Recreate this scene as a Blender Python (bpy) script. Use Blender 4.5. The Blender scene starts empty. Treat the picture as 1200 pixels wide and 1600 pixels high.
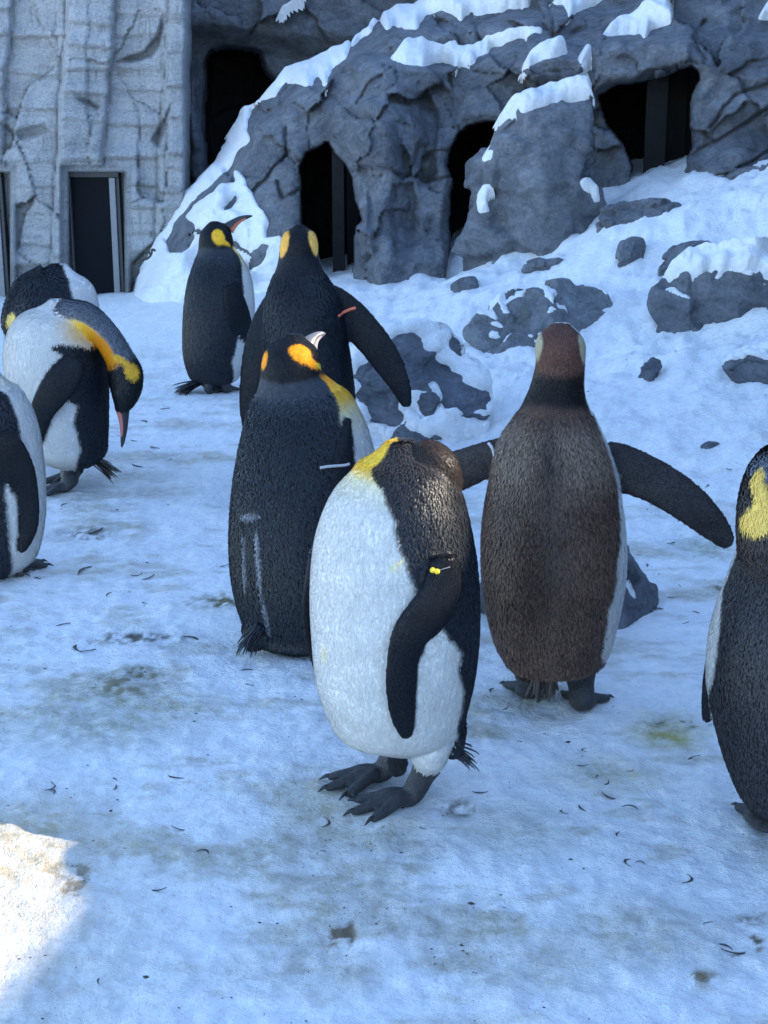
import bpy, bmesh, math, random
import numpy as np
from mathutils import Vector, Matrix
from mathutils.bvhtree import BVHTree
from mathutils.kdtree import KDTree

SC = bpy.context.scene
COL = SC.collection
# ------------------------------------------------------------------ camera
CAM_H, PITCH, FPX = 1.31, math.radians(15.3), 2200.0
cam_d = bpy.data.cameras.new('camera')
cam_d.sensor_fit = 'VERTICAL'
cam_d.sensor_height = 36.0
cam_d.lens = FPX / 1600.0 * 36.0
cam_d.clip_start = 0.05
cam_d.clip_end = 300.0
cam = bpy.data.objects.new('camera', cam_d)
COL.objects.link(cam)
cam.location = (0, 0, CAM_H)
cam.rotation_euler = (math.radians(90) - PITCH, 0, 0)
SC.camera = cam
# ------------------------------------------------------------------ sky and sun
SUN_AZ, SUN_EL = math.radians(88), math.radians(31)     # azimuth from +Y towards +X
world = bpy.data.worlds.new('World')
SC.world = world
world.use_nodes = True
wn = world.node_tree
wn.nodes.clear()
sky = wn.nodes.new('ShaderNodeTexSky')
sky.sky_type = 'NISHITA'
sky.sun_disc = False
sky.sun_elevation = SUN_EL
sky.sun_rotation = SUN_AZ
sky.air_density = 1.0
sky.dust_density = 0.1
sky.ozone_density = 3.1
bg = wn.nodes.new('ShaderNodeBackground')
bg.inputs['Strength'].default_value = 0.15
wo = wn.nodes.new('ShaderNodeOutputWorld')
wn.links.new(sky.outputs[0], bg.inputs[0])
wn.links.new(bg.outputs[0], wo.inputs[0])
sun_d = bpy.data.lights.new('sun', 'SUN')
sun_d.energy = 2.0
sun_d.angle = math.radians(0.53)
sun_d.color = (1.0, 0.89, 0.72)
sun = bpy.data.objects.new('sun', sun_d)
COL.objects.link(sun)
SUNV = Vector((math.sin(SUN_AZ)*math.cos(SUN_EL), math.cos(SUN_AZ)*math.cos(SUN_EL), math.sin(SUN_EL)))
sun.rotation_euler = SUNV.to_track_quat('Z', 'Y').to_euler()
sun.location = SUNV * 30
SC.view_settings.view_transform = 'Standard'
SC.view_settings.look = 'None'
SC.view_settings.gamma = 1.0
SC.view_settings.use_curve_mapping = False
SC.view_settings.exposure = 2.1
SC.cycles.use_denoising = True
SC.cycles.max_bounces = 8
SC.cycles.diffuse_bounces = 4

# ------------------------------------------------------------------ maths helpers
CP, SP = math.cos(PITCH), math.sin(PITCH)
CAMP = np.array([0, 0, CAM_H])
FWD, UPV, RGT = np.array([0, CP, -SP]), np.array([0, SP, CP]), np.array([1.0, 0, 0])

def rays(px, py):
    px = np.asarray(px, float); py = np.asarray(py, float)
    return FWD*FPX + RGT*(px[..., None]-600.0) - UPV*(py[..., None]-800.0)

def at_y(px, py, y):
    r = rays(px, py)
    return CAMP + r * (np.asarray(y, float)/r[..., 1])[..., None]

def mpp(p):                      # metres per photograph pixel at a point
    return float(np.dot(np.asarray(p)-CAMP, FWD))/FPX

def smooth(a, b, x):
    t = np.clip((np.asarray(x, float)-a)/(b-a), 0, 1)
    return t*t*(3-2*t)

def _hash(ix, iy, iz, seed):
    h = (ix.astype(np.int64)*374761393 + iy.astype(np.int64)*668265263 + iz.astype(np.int64)*2147483647 + seed*974711) & 0x7fffffff
    h = (h ^ (h >> 13))*1274126177 & 0x7fffffff
    h = (h ^ (h >> 15))*2246822519 & 0x7fffffff
    h = h ^ (h >> 14)
    return (h & 0xffffff)/float(0xffffff)

def vnoise(x, y, z=None, seed=0):
    x = np.asarray(x, float); y = np.asarray(y, float)
    z = np.zeros_like(x) if z is None else np.asarray(z, float)
    x0, y0, z0 = np.floor(x), np.floor(y), np.floor(z)
    fx, fy, fz = x-x0, y-y0, z-z0
    fx = fx*fx*fx*(fx*(fx*6-15)+10); fy = fy*fy*fy*(fy*(fy*6-15)+10); fz = fz*fz*fz*(fz*(fz*6-15)+10)
    r = 0
    for a in (0, 1):
        for b in (0, 1):
            for c in (0, 1):
                w = (fx if a else 1-fx)*(fy if b else 1-fy)*(fz if c else 1-fz)
                r = r + w*_hash(x0+a, y0+b, z0+c, seed)
    return r*2-1

def fbm(x, y, z=None, octv=4, seed=0, gain=0.5):
    r, a, f, n = 0, 1.0, 1.0, 0
    for o in range(octv):
        r = r + a*vnoise(np.asarray(x)*f, np.asarray(y)*f, None if z is None else np.asarray(z)*f, seed+o*17)
        n += a; a *= gain; f *= 2.03
    return r/n

def cells(x, y, n, bounds, seed, warp=0, tilt=1.0):
    """irregular cells, each a tilted plane: returns (plane height -1..1, edge closeness F2-F1)"""
    rng = np.random.default_rng(seed)
    x0, x1, y0, y1, sx, sy = bounds
    cx, cy = rng.uniform(x0, x1, n), rng.uniform(y0, y1, n)
    off = rng.uniform(-1, 1, n); gx = rng.uniform(-1, 1, n)*tilt; gy = rng.uniform(-1, 1, n)*tilt
    if warp:
        wx = x + warp*fbm(x/sx*1.2, y/sy*1.2, octv=3, seed=seed+5)
        wy = y + warp*fbm(x/sx*1.2+31, y/sy*1.2+17, octv=3, seed=seed+6)
    else:
        wx, wy = x, y
    f1 = np.full(x.shape, 1e9); f2 = np.full(x.shape, 1e9); idx = np.zeros(x.shape, int)
    for i in range(n):
        d = np.hypot((wx-cx[i])/sx, (wy-cy[i])/sy)
        m = d < f1
        f2 = np.where(m, f1, np.minimum(f2, d)); idx = np.where(m, i, idx); f1 = np.where(m, d, f1)
    h = off[idx] + gx[idx]*(wx-cx[idx])/sx + gy[idx]*(wy-cy[idx])/sy
    return h, f2-f1

def sdf_poly(x, y, poly):
    """signed distance to polygon, positive inside"""
    p = np.asarray(poly, float); q = np.roll(p, -1, 0)
    d = np.full(np.shape(x), 1e18); ins = np.zeros(np.shape(x), bool)
    for (ax, ay), (bx, by) in zip(p, q):
        ex, ey = bx-ax, by-ay
        t = np.clip(((x-ax)*ex+(y-ay)*ey)/(ex*ex+ey*ey+1e-12), 0, 1)
        d = np.minimum(d, (x-ax-t*ex)**2+(y-ay-t*ey)**2)
        if ay != by:
            ins ^= ((ay > y) != (by > y)) & (x < (bx-ax)*(y-ay)/(by-ay)+ax)
    return np.where(ins, 1, -1)*np.sqrt(d)

# ------------------------------------------------------------------ object helpers
def tag(o, label=None, cat=None, group=None, kind=None):
    if label: o['label'] = label
    if cat: o['category'] = cat
    if group: o['group'] = group
    if kind: o['kind'] = kind
    return o

def empty(name, loc):
    o = bpy.data.objects.new(name, None)
    o.location = loc
    o.empty_display_size = 0.05
    COL.objects.link(o)
    return o

def mesh_obj(name, V, F, mats, parent=None, origin=None, smooth_shade=True, colors=None, mat_idx=None, attrs=None, normals=None):
    """V in world space (or relative to parent origin if parent given); origin defaults to the bottom centre"""
    V = np.asarray(V, float)
    if parent is not None:
        org = np.zeros(3); V = V - np.array(parent.location)
    else:
        if origin is None:
            origin = np.array([(V[:, 0].min()+V[:, 0].max())/2, (V[:, 1].min()+V[:, 1].max())/2, V[:, 2].min()])
        org = np.asarray(origin, float); V = V - org
    me = bpy.data.meshes.new(name)
    if isinstance(F, np.ndarray):
        k = F.shape[1]
        me.vertices.add(len(V)); me.vertices.foreach_set('co', V.astype(np.float32).ravel())
        me.loops.add(F.size); me.loops.foreach_set('vertex_index', F.astype(np.int32).ravel())
        me.polygons.add(len(F)); me.polygons.foreach_set('loop_start', np.arange(0, F.size, k, dtype=np.int32))
        me.update(calc_edges=True)
    else:
        me.from_pydata([tuple(v) for v in V], [], F)
    me.polygons.foreach_set('use_smooth', np.full(len(me.polygons), smooth_shade))
    for m in (mats if isinstance(mats, (list, tuple)) else [mats]):
        me.materials.append(m)
    if mat_idx is not None:
        me.polygons.foreach_set('material_index', np.asarray(mat_idx, np.int32))
    if colors is not None:
        a = me.attributes.new('Col', 'FLOAT_COLOR', 'POINT')
        c = np.ones((len(V), 4), np.float32); c[:, :3] = colors
        a.data.foreach_set('color', c.ravel())
    for k_, v_ in (attrs or {}).items():
        a = me.attributes.new(k_, 'FLOAT', 'POINT')
        a.data.foreach_set('value', np.asarray(v_, np.float32))
    me.validate(); me.update()
    if normals is not None:
        me.normals_split_custom_set_from_vertices([tuple(n) for n in normals])
    o = bpy.data.objects.new(name, me)
    o.location = org
    COL.objects.link(o)
    if parent is not None:
        o.parent = parent
    return o

def grid_faces(nr, nc, wrap=False):
    i = np.arange(nr-1)[:, None]; j = np.arange(nc if wrap else nc-1)[None, :]
    a = i*nc+j; b = i*nc+(j+1) % nc
    return np.stack([a, b, b+nc, a+nc], -1).reshape(-1, 4)

def vert_normals(V, F):
    n = np.zeros_like(V)
    e = np.cross(V[F[:, 2]]-V[F[:, 0]], V[F[:, 3 if F.shape[1] > 3 else 2]]-V[F[:, 1]])
    if F.shape[1] == 3:
        e = np.cross(V[F[:, 1]]-V[F[:, 0]], V[F[:, 2]]-V[F[:, 0]])
    for k in range(F.shape[1]):
        np.add.at(n, F[:, k], e)
    return n/np.maximum(np.linalg.norm(n, axis=1, keepdims=True), 1e-12)

def compact(V, F, *arrs):
    used = np.unique(F); m = np.full(len(V), -1); m[used] = np.arange(len(used))
    return (V[used], m[F]) + tuple(a[used] for a in arrs)

def box_mesh(p0, p1, bev=0.0):
    bm = bmesh.new()
    bmesh.ops.create_cube(bm, size=1)
    for v in bm.verts:
        v.co = Vector([(p0[k]+p1[k])/2+v.co[k]*(p1[k]-p0[k]) for k in range(3)])
    if bev:
        bmesh.ops.bevel(bm, geom=bm.edges[:]+bm.verts[:], offset=bev, segments=2, affect='EDGES', profile=0.5)
    bm.verts.index_update()
    V = np.array([v.co[:] for v in bm.verts]); F = [[v.index for v in f.verts] for f in bm.faces]
    bm.free()
    return V, F

# ------------------------------------------------------------------ materials
class NT:
    def __init__(s, name):
        s.m = bpy.data.materials.new(name); s.m.use_nodes = True
        s.t = s.m.node_tree; s.t.nodes.clear()
        s.out = s.n('ShaderNodeOutputMaterial'); s.b = s.n('ShaderNodeBsdfPrincipled')
        s.l(s.b.outputs[0], s.out.inputs[0])
    def n(s, k, **kw):
        o = s.t.nodes.new(k)
        for a, b in kw.items():
            setattr(o, a, b)
        return o
    def l(s, a, b): s.t.links.new(a, b)
    def coord(s, scale=(1, 1, 1), rot=(0, 0, 0)):
        g = s.n('ShaderNodeNewGeometry'); mp = s.n('ShaderNodeMapping')
        mp.inputs['Scale'].default_value = scale; mp.inputs['Rotation'].default_value = rot
        s.l(g.outputs['Position'], mp.inputs['Vector'])
        return mp.outputs[0]
    def noise(s, co, scale, detail=6, rough=0.6, dist=0.0):
        o = s.n('ShaderNodeTexNoise'); o.inputs['Scale'].default_value = scale; o.inputs['Detail'].default_value = detail
        o.inputs['Roughness'].default_value = rough; o.inputs['Distortion'].default_value = dist
        s.l(co, o.inputs['Vector'])
        return o.outputs['Fac']
    def voro(s, co, scale, feature='F1', rand=1.0):
        o = s.n('ShaderNodeTexVoronoi', feature=feature); o.inputs['Scale'].default_value = scale
        o.inputs['Randomness'].default_value = rand
        s.l(co, o.inputs['Vector'])
        return o.outputs['Distance']
    def ramp(s, fac, stops):
        o = s.n('ShaderNodeValToRGB'); e = o.color_ramp.elements
        while len(e) < len(stops): e.new(0.5)
        for k, (p, c) in enumerate(stops):
            e[k].position = p; e[k].color = tuple(c)+(1,) if len(c) == 3 else c
        s.l(fac, o.inputs[0])
        return o.outputs[0]
    def mix(s, fac, a, b, mode='MIX'):
        o = s.n('ShaderNodeMix', data_type='RGBA', blend_type=mode)
        for k, v in ((0, fac), (6, a), (7, b)):
            if hasattr(v, 'is_linked'): s.l(v, o.inputs[k])
            else: o.inputs[k].default_value = v if k == 0 else tuple(v)+(1,)
        return o.outputs[2]
    def math(s, op, a, b=0.0):
        o = s.n('ShaderNodeMath', operation=op)
        for k, v in ((0, a), (1, b)):
            if hasattr(v, 'is_linked'): s.l(v, o.inputs[k])
            else: o.inputs[k].default_value = v
        return o.outputs[0]
    def bump(s, h, strength, dist, prev=None):
        o = s.n('ShaderNodeBump'); o.inputs['Strength'].default_value = strength if not hasattr(strength, 'is_linked') else 1.0
        if hasattr(strength, 'is_linked'): s.l(strength, o.inputs['Strength'])
        o.inputs['Distance'].default_value = dist
        s.l(h, o.inputs['Height'])
        if prev is not None: s.l(prev, o.inputs['Normal'])
        return o.outputs[0]
    def attr(s, name):
        return s.n('ShaderNodeAttribute', attribute_name=name)
    def done(s, col=None, rough=0.6, nrm=None, spec=0.5, **kw):
        if col is not None:
            if hasattr(col, 'is_linked'): s.l(col, s.b.inputs['Base Color'])
            else: s.b.inputs['Base Color'].default_value = tuple(col)+(1,)
        if hasattr(rough, 'is_linked'): s.l(rough, s.b.inputs['Roughness'])
        else: s.b.inputs['Roughness'].default_value = rough
        s.b.inputs['Specular IOR Level'].default_value = spec
        if nrm is not None: s.l(nrm, s.b.inputs['Normal'])
        for k, v in kw.items():
            s.b.inputs[k.replace('_', ' ')].default_value = v
        return s.m

def mat_plain(name, col, rough=0.5, spec=0.5, metal=0.0, nscale=40, var=0.25):
    t = NT(name); co = t.coord()
    f = t.noise(co, nscale, 5)
    c = t.mix(f, [v*(1-var) for v in col], [v*(1+var) for v in col])
    return t.done(c, rough, t.bump(t.noise(co, nscale*4, 3), 0.2, 0.002), spec, Metallic=metal)

def mat_snow(name, dirty=False):
    t = NT(name); co = t.coord()
    big = t.noise(co, 3.0, 5, 0.6); fine = t.noise(co, 60, 5, 0.65); grain = t.noise(co, 400, 2, 0.6)
    base = t.mix(t.ramp(big, [(0.35, (0, 0, 0)), (0.7, (1, 1, 1))]), (0.80, 0.81, 0.82), (0.88, 0.88, 0.88))
    rough = 0.75
    if dirty:
        at = t.attr('Col')
        fr = t.ramp(t.noise(co, 25, 6, 0.7), [(0.38, (0.55, 0.55, 0.55)), (0.62, (1.25, 1.25, 1.25))])
        st = t.attr('stain_and_dim')
        k = t.math('MINIMUM', t.math('MULTIPLY', st.outputs['Fac'], fr), 1.0)
        base = t.mix(k, base, at.outputs['Color'])
        fl = t.noise(t.coord((1, 1, 1)), 90, 3, 0.75)       # fine grit trodden into the surface
        sp = t.ramp(t.math('ADD', fl, t.math('MULTIPLY', st.outputs['Fac'], 0.10)), [(0.70, (0, 0, 0)), (0.76, (1, 1, 1))])
        base = t.mix(t.math('MULTIPLY', sp, 0.45), base, (0.10, 0.09, 0.075))
        rough = t.math('SUBTRACT', 0.75, t.math('MULTIPLY', k, 0.3))
    h = t.math('ADD', t.math('MULTIPLY', fine, 1.0), t.math('MULTIPLY', grain, 0.35))
    n = t.bump(t.noise(co, 24, 5, 0.7), 0.4, 0.02)
    n = t.bump(h, 0.85, 0.014, n)
    mott = t.ramp(t.noise(co, 30, 6, 0.75), [(0.35, (0.90, 0.90, 0.90)), (0.6, (1.03, 1.03, 1.03))])
    base = t.mix(1.0, base, mott, 'MULTIPLY')
    return t.done(base, rough, n, 0.3)

def mat_rock(name, dark, light, strata_rot=0.0, green=0.0):
    t = NT(name); co = t.coord()
    st = t.coord((1.0, 1.3, 2.0), (0.25, strata_rot*2.2, 0.6))
    big = t.noise(co, 2.6, 8, 0.66, 0.6); med = t.noise(st, 6.0, 9, 0.72, 0.8); fine = t.noise(co, 45, 6, 0.75)
    f = t.math('ADD', t.math('MULTIPLY', big, 0.45), t.math('ADD', t.math('MULTIPLY', med, 0.4), t.math('MULTIPLY', fine, 0.25)))
    c = t.ramp(f, [(0.40, [v*0.7 for v in dark]), (0.53, [a*0.5+b*0.5 for a, b in zip(dark, light)]), (0.67, [v*1.2 for v in light])])
    rn = t.n('ShaderNodeTexNoise', noise_type='RIDGED_MULTIFRACTAL'); rn.inputs['Scale'].default_value = 2.6; rn.inputs['Detail'].default_value = 9; rn.inputs['Roughness'].default_value = 0.62; rn.inputs['Distortion'].default_value = 0.5
    t.l(t.coord((1, 1, 1.7), (0.3, strata_rot*1.5, 0.5)), rn.inputs['Vector'])
    ck = rn.outputs['Fac']
    vein = t.ramp(ck, [(0.80, (1, 1, 1)), (0.97, (0, 0, 0))])
    c = t.mix(vein, [v*0.55 for v in dark], c)
    lich = t.ramp(t.noise(co, 14, 7, 0.75), [(0.60, (0, 0, 0)), (0.70, (1, 1, 1))])
    c = t.mix(t.math('MULTIPLY', lich, 0.45), c, (0.24, 0.255, 0.28))
    spk = t.ramp(t.noise(co, 120, 3, 0.7), [(0.66, (0, 0, 0)), (0.74, (1, 1, 1))])
    c = t.mix(t.math('MULTIPLY', spk, 0.4), c, (0.30, 0.32, 0.36))
    if green:
        g = t.ramp(t.noise(co, 4.0, 6, 0.7), [(0.55, (0, 0, 0)), (0.68, (1, 1, 1))])
        c = t.mix(t.math('MULTIPLY', g, green), c, (0.16, 0.16, 0.10))
    pit = t.ramp(t.noise(co, 17, 9, 0.78, 0.5), [(0.34, (0.68, 0.68, 0.70)), (0.46, (1.0, 1.0, 1.0)), (0.68, (1.18, 1.18, 1.18))])
    c = t.mix(1.0, c, pit, 'MULTIPLY')
    n = t.bump(med, 0.75, 0.09)
    n = t.bump(t.noise(co, 14, 8, 0.72, 0.8), 0.7, 0.05, n)
    n = t.bump(fine, 0.4, 0.016, n)
    n = t.bump(vein, 0.5, 0.02, n)
    n = t.bump(t.noise(co, 220, 3, 0.6), 0.35, 0.003, n)
    return t.done(c, 0.72, n, 0.35)

M = {}
M['snow'] = mat_snow('snow')
M['ground'] = mat_snow('trampled_snow', True)
M['rock'] = mat_rock('slate_rock', (0.082, 0.090, 0.107), (0.215, 0.230, 0.258), 0.35)
M['rock2'] = mat_rock('slate_boulder', (0.078, 0.087, 0.107), (0.195, 0.212, 0.245), -0.25)
M['rock3'] = mat_rock('mossy_boulder', (0.092, 0.10, 0.115), (0.24, 0.255, 0.28), 0.15, 0.6)
M['den'] = mat_plain('den_painted_shade', (0.012, 0.012, 0.013), 0.85, 0.2)  # near-black stands in for the shade deep inside the openings
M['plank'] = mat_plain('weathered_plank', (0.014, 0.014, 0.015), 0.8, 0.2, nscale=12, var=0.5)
M['metal'] = mat_plain('brushed_frame', (0.20, 0.21, 0.225), 0.45, 0.4, 0.2, var=0.1)
M['metal_dark'] = mat_plain('dark_frame', (0.06, 0.062, 0.066), 0.5, 0.3, 0.1, var=0.1)
M['glass'] = mat_plain('dark_glass', (0.008, 0.010, 0.014), 0.3, 0.03, var=0.1)
# ================================================================== the ground
BX = np.array([-9, -2.4, -1.9, -0.8, -0.17, 0.41, 1.33, 2.24, 3.2, 9.0])
BZ = np.array([0.0, 0.02, 0.06, 0.23, 0.32, 0.40, 0.77, 0.99, 1.15, 1.3])
BY0 = np.array([8.0, 8.0, 7.9, 7.4, 6.2, 4.9, 4.3, 4.0, 4.0, 4.0])
BY1 = np.array([10.6, 10.6, 10.4, 9.8, 9.3, 9.1, 8.6, 8.2, 8.0, 8.0])

def ground_base(x, y):
    x = np.asarray(x, float); y = np.asarray(y, float)
    h, a, b = np.interp(x, BX, BZ), np.interp(x, BX, BY0), np.interp(x, BX, BY1)
    t = np.clip((y-a)/(b-a), 0, 1.25)
    s = np.where(t < 1, t*t*(2.2-1.2*t), 1+(t-1)*0.6)
    z = h*s
    z = z + 0.05*np.exp(-((x+0.83)/0.22)**2-((y-2.25)/0.32)**2)      # low heap in the sun
    return z

def ground_z(x, y):
    z = ground_base(x, y)
    far = smooth(3.5, 7.0, y)*smooth(-0.9, 0.6, x)
    z = z + (0.011+0.060*far)*fbm(np.asarray(x)*2.1, np.asarray(y)*2.1, octv=3, seed=3)
    z = z + (0.006+0.034*far)*fbm(np.asarray(x)*9, np.asarray(y)*7, octv=4, seed=8, gain=0.6)
    return z

def gp(px, py):
    """point of the ground under a photograph pixel"""
    r = rays(px, py)
    ys = np.linspace(1.0, 14, 1400)
    P = CAMP + r*(ys/r[1])[:, None]
    d = P[:, 2]-ground_z(P[:, 0], P[:, 1])
    k = int(np.argmax(d < 0)) if (d < 0).any() else len(ys)-1
    return P[k]

def build_ground():
    ys = np.concatenate([np.geomspace(1.35, 4.5, 330), np.geomspace(4.5, 14.5, 210)[1:]])
    s = np.concatenate([np.linspace(-0.9, -0.34, 40), np.linspace(-0.34, 0.34, 330)[1:-1], np.linspace(0.34, 0.9, 40)])
    Y = np.repeat(ys[:, None], len(s), 1); X = s[None, :]*(Y+0.4)
    Z = ground_z(X, Y)
    Z = Z + 0.0045*fbm(X*30, Y*22, octv=3, seed=21) + 0.007*(0.5-np.abs(fbm(X*8+0.5*Y, Y*9, octv=3, seed=23)))
    # lumpy refrozen snow in the sunlit heap
    hp = np.exp(-((X+0.85)/0.30)**2-((Y-2.1)/0.5)**2)
    Z = Z + hp*0.013*fbm(X*16, Y*16, octv=3, seed=33)
    # trodden stains: a stretched noise field plus particular spots; some tints dim the sunlit patch
    st = smooth(0.04, 0.50, fbm(X*2.3+Y*0.5, Y*4.6, octv=5, seed=41, gain=0.62))*0.75
    st = st*(1-0.85*smooth(3.8, 5.8, Y)*smooth(-0.3, 0.7, X))*(1-0.8*smooth(6.5, 9, Y))
    st = np.maximum(st, 0.5*smooth(0.16, 0.5, fbm(X*6+2*Y, Y*13, octv=4, seed=47, gain=0.6))*(1-0.8*smooth(3.8, 5.8, Y)*smooth(-0.3, 0.7, X))*(1-0.8*smooth(6.5, 9, Y)))
    c1 = np.stack([np.full_like(X, 0.43), np.full_like(X, 0.385), np.full_like(X, 0.27)], -1)
    wv = smooth(-0.2, 0.3, fbm(X*1.7+9, Y*1.7, octv=3, seed=55))[..., None]
    col = c1*(1-wv)+np.array([0.46, 0.43, 0.36])*wv
    for (px, py, rx, ry, c, k) in [
            (180, 1075, 0.09, 0.045, (0.13, 0.13, 0.07), 1.0), (225, 1052, 0.045, 0.02, (0.10, 0.10, 0.05), 1.1),
            (150, 1130, 0.20, 0.07, (0.30, 0.30, 0.20), 0.7), (340, 942, 0.09, 0.03, (0.16, 0.15, 0.07), 1.0),
            (215, 1000, 0.13, 0.02, (0.10, 0.09, 0.07), 0.9), (60, 1130, 0.25, 0.06, (0.34, 0.33, 0.24), 0.5),
            (535, 1468, 0.020, 0.02, (0.20, 0.11, 0.035), 1.2), (545, 1458, 0.010, 0.016, (0.06, 0.035, 0.015), 1.6),
            (522, 1458, 0.006, 0.008, (0.10, 0.06, 0.03), 1.5), (550, 1520, 0.05, 0.03, (0.35, 0.31, 0.22), 0.6),
            (1050, 1150, 0.085, 0.05, (0.42, 0.38, 0.14), 0.9), (1060, 1133, 0.07, 0.012, (0.07, 0.065, 0.04), 1.2),
            (950, 1212, 0.11, 0.04, (0.42, 0.38, 0.22), 0.6), (1100, 860, 0.10, 0.05, (0.32, 0.35, 0.26), 0.8), (1125, 920, 0.04, 0.02, (0.12, 0.11, 0.07), 1.1),
            (1185, 1475, 0.06, 0.014, (0.08, 0.06, 0.04), 0.9), (1185, 1440, 0.05, 0.010, (0.12, 0.08, 0.05), 0.8),
            (1105, 1535, 0.03, 0.014, (0.22, 0.16, 0.08), 0.8), (715, 1268, 0.045, 0.018, (0.10, 0.09, 0.075), 0.7),
            (470, 1330, 0.14, 0.04, (0.36, 0.35, 0.27), 0.7), (780, 1300, 0.16, 0.05, (0.38, 0.36, 0.28), 0.5),
            (120, 1375, 0.022, 0.03, (0.07, 0.055, 0.04), 1.6), (90, 1360, 0.03, 0.012, (0.22, 0.19, 0.14), 1.2),
            (30, 1330, 0.16, 0.12, (0.55, 0.44, 0.25), 0.9), (20, 1460, 0.22, 0.16, (0.56, 0.51, 0.42), 0.7), (140, 835, 0.10, 0.03, (0.14, 0.13, 0.11), 0.9), (630, 1330, 0.10, 0.03, (0.30, 0.30, 0.28), 0.7),  # cream stain strengthened and a broad tint added to dim the sunlit patch
            (1000, 1460, 0.16, 0.05, (0.42, 0.40, 0.33), 0.7), (860, 1500, 0.10, 0.05, (0.45, 0.41, 0.32), 0.6),
            (180, 745, 0.25, 0.05, (0.36, 0.34, 0.26), 0.6), (240, 770, 0.15, 0.05, (0.33, 0.32, 0.24), 0.6)]:
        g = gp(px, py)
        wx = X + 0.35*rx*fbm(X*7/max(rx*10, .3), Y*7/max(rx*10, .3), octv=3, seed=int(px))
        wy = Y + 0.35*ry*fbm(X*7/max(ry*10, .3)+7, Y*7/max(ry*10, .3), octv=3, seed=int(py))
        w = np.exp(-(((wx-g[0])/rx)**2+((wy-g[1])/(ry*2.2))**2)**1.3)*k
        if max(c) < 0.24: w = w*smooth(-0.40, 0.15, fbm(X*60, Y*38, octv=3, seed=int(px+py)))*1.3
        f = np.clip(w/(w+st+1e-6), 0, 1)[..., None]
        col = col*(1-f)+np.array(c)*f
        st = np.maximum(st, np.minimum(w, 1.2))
        if k > 1.05:
            Z = Z - 0.0025*np.minimum(w, 1)
    V = np.stack([X, Y, Z], -1).reshape(-1, 3); F = grid_faces(*X.shape)
    # the surrounding sheet, a little lower
    e = np.array([[-90, -90, -0.06], [90, -90, -0.06], [90, 90, -0.06], [-90, 90, -0.06]], float)
    n = len(V)
    V = np.vstack([V, e]); F = np.vstack([F, [[n, n+1, n+2, n+3]]])
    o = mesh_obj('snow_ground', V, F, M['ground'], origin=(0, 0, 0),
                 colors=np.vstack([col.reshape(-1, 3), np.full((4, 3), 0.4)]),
                 attrs={'stain_and_dim': np.concatenate([st.ravel(), np.zeros(4)])})
    tag(o, kind='structure')
build_ground()

# ================================================================== ray-grid relief helper
def relief_grid(x0, x1, y0, y1, step):
    xs = np.arange(x0, x1+step, step, dtype=float); ys = np.arange(y0, y1+step, step, dtype=float)
    return np.meshgrid(xs, ys)

# ---- artificial rock wall at the left with doors
def mat_wall():
    t = NT('cast_concrete_rock'); co = t.coord()
    st = t.coord((0.9, 0.9, 6.0)); dr = t.coord((9, 9, 0.7))
    a = t.noise(st, 2.6, 8, 0.65, 0.3); b = t.noise(co, 30, 6, 0.7); d = t.noise(dr, 2.0, 6, 0.6)
    big = t.noise(co, 1.6, 5, 0.6, 0.5)
    f = t.math('ADD', t.math('MULTIPLY', a, 0.35), t.math('ADD', t.math('MULTIPLY', b, 0.30), t.math('MULTIPLY', big, 0.35)))
    c = t.ramp(f, [(0.33, (0.20, 0.203, 0.21)), (0.45, (0.40, 0.405, 0.41)), (0.68, (0.54, 0.545, 0.55))])
    drip = t.math('MULTIPLY', t.ramp(d, [(0.55, (0, 0, 0)), (0.68, (1, 1, 1))]), t.ramp(big, [(0.5, (0, 0, 0)), (0.62, (1, 1, 1))]))
    c = t.mix(t.math('MULTIPLY', drip, 0.7), c, (0.13, 0.13, 0.125))
    line = t.ramp(a, [(0.415, (0, 0, 0)), (0.43, (1, 1, 1)), (0.445, (0, 0, 0))])
    c = t.mix(t.math('MULTIPLY', line, 0.35), c, (0.12, 0.12, 0.12))
    at = t.attr('Col')
    c = t.mix(1.0, c, at.outputs['Color'], 'MULTIPLY')
    n = t.bump(a, 0.5, 0.05); n = t.bump(b, 1.0, 0.03, n); n = t.bump(t.noise(co, 75, 3), 0.9, 0.012, n)
    stuc = t.ramp(t.noise(co, 60, 4, 0.7), [(0.36, (0.86, 0.86, 0.87)), (0.62, (1.07, 1.07, 1.07))])
    c = t.mix(1.0, c, stuc, 'MULTIPLY')
    return t.done(c, 0.8, n, 0.25)
M['wall'] = mat_wall()

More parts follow.
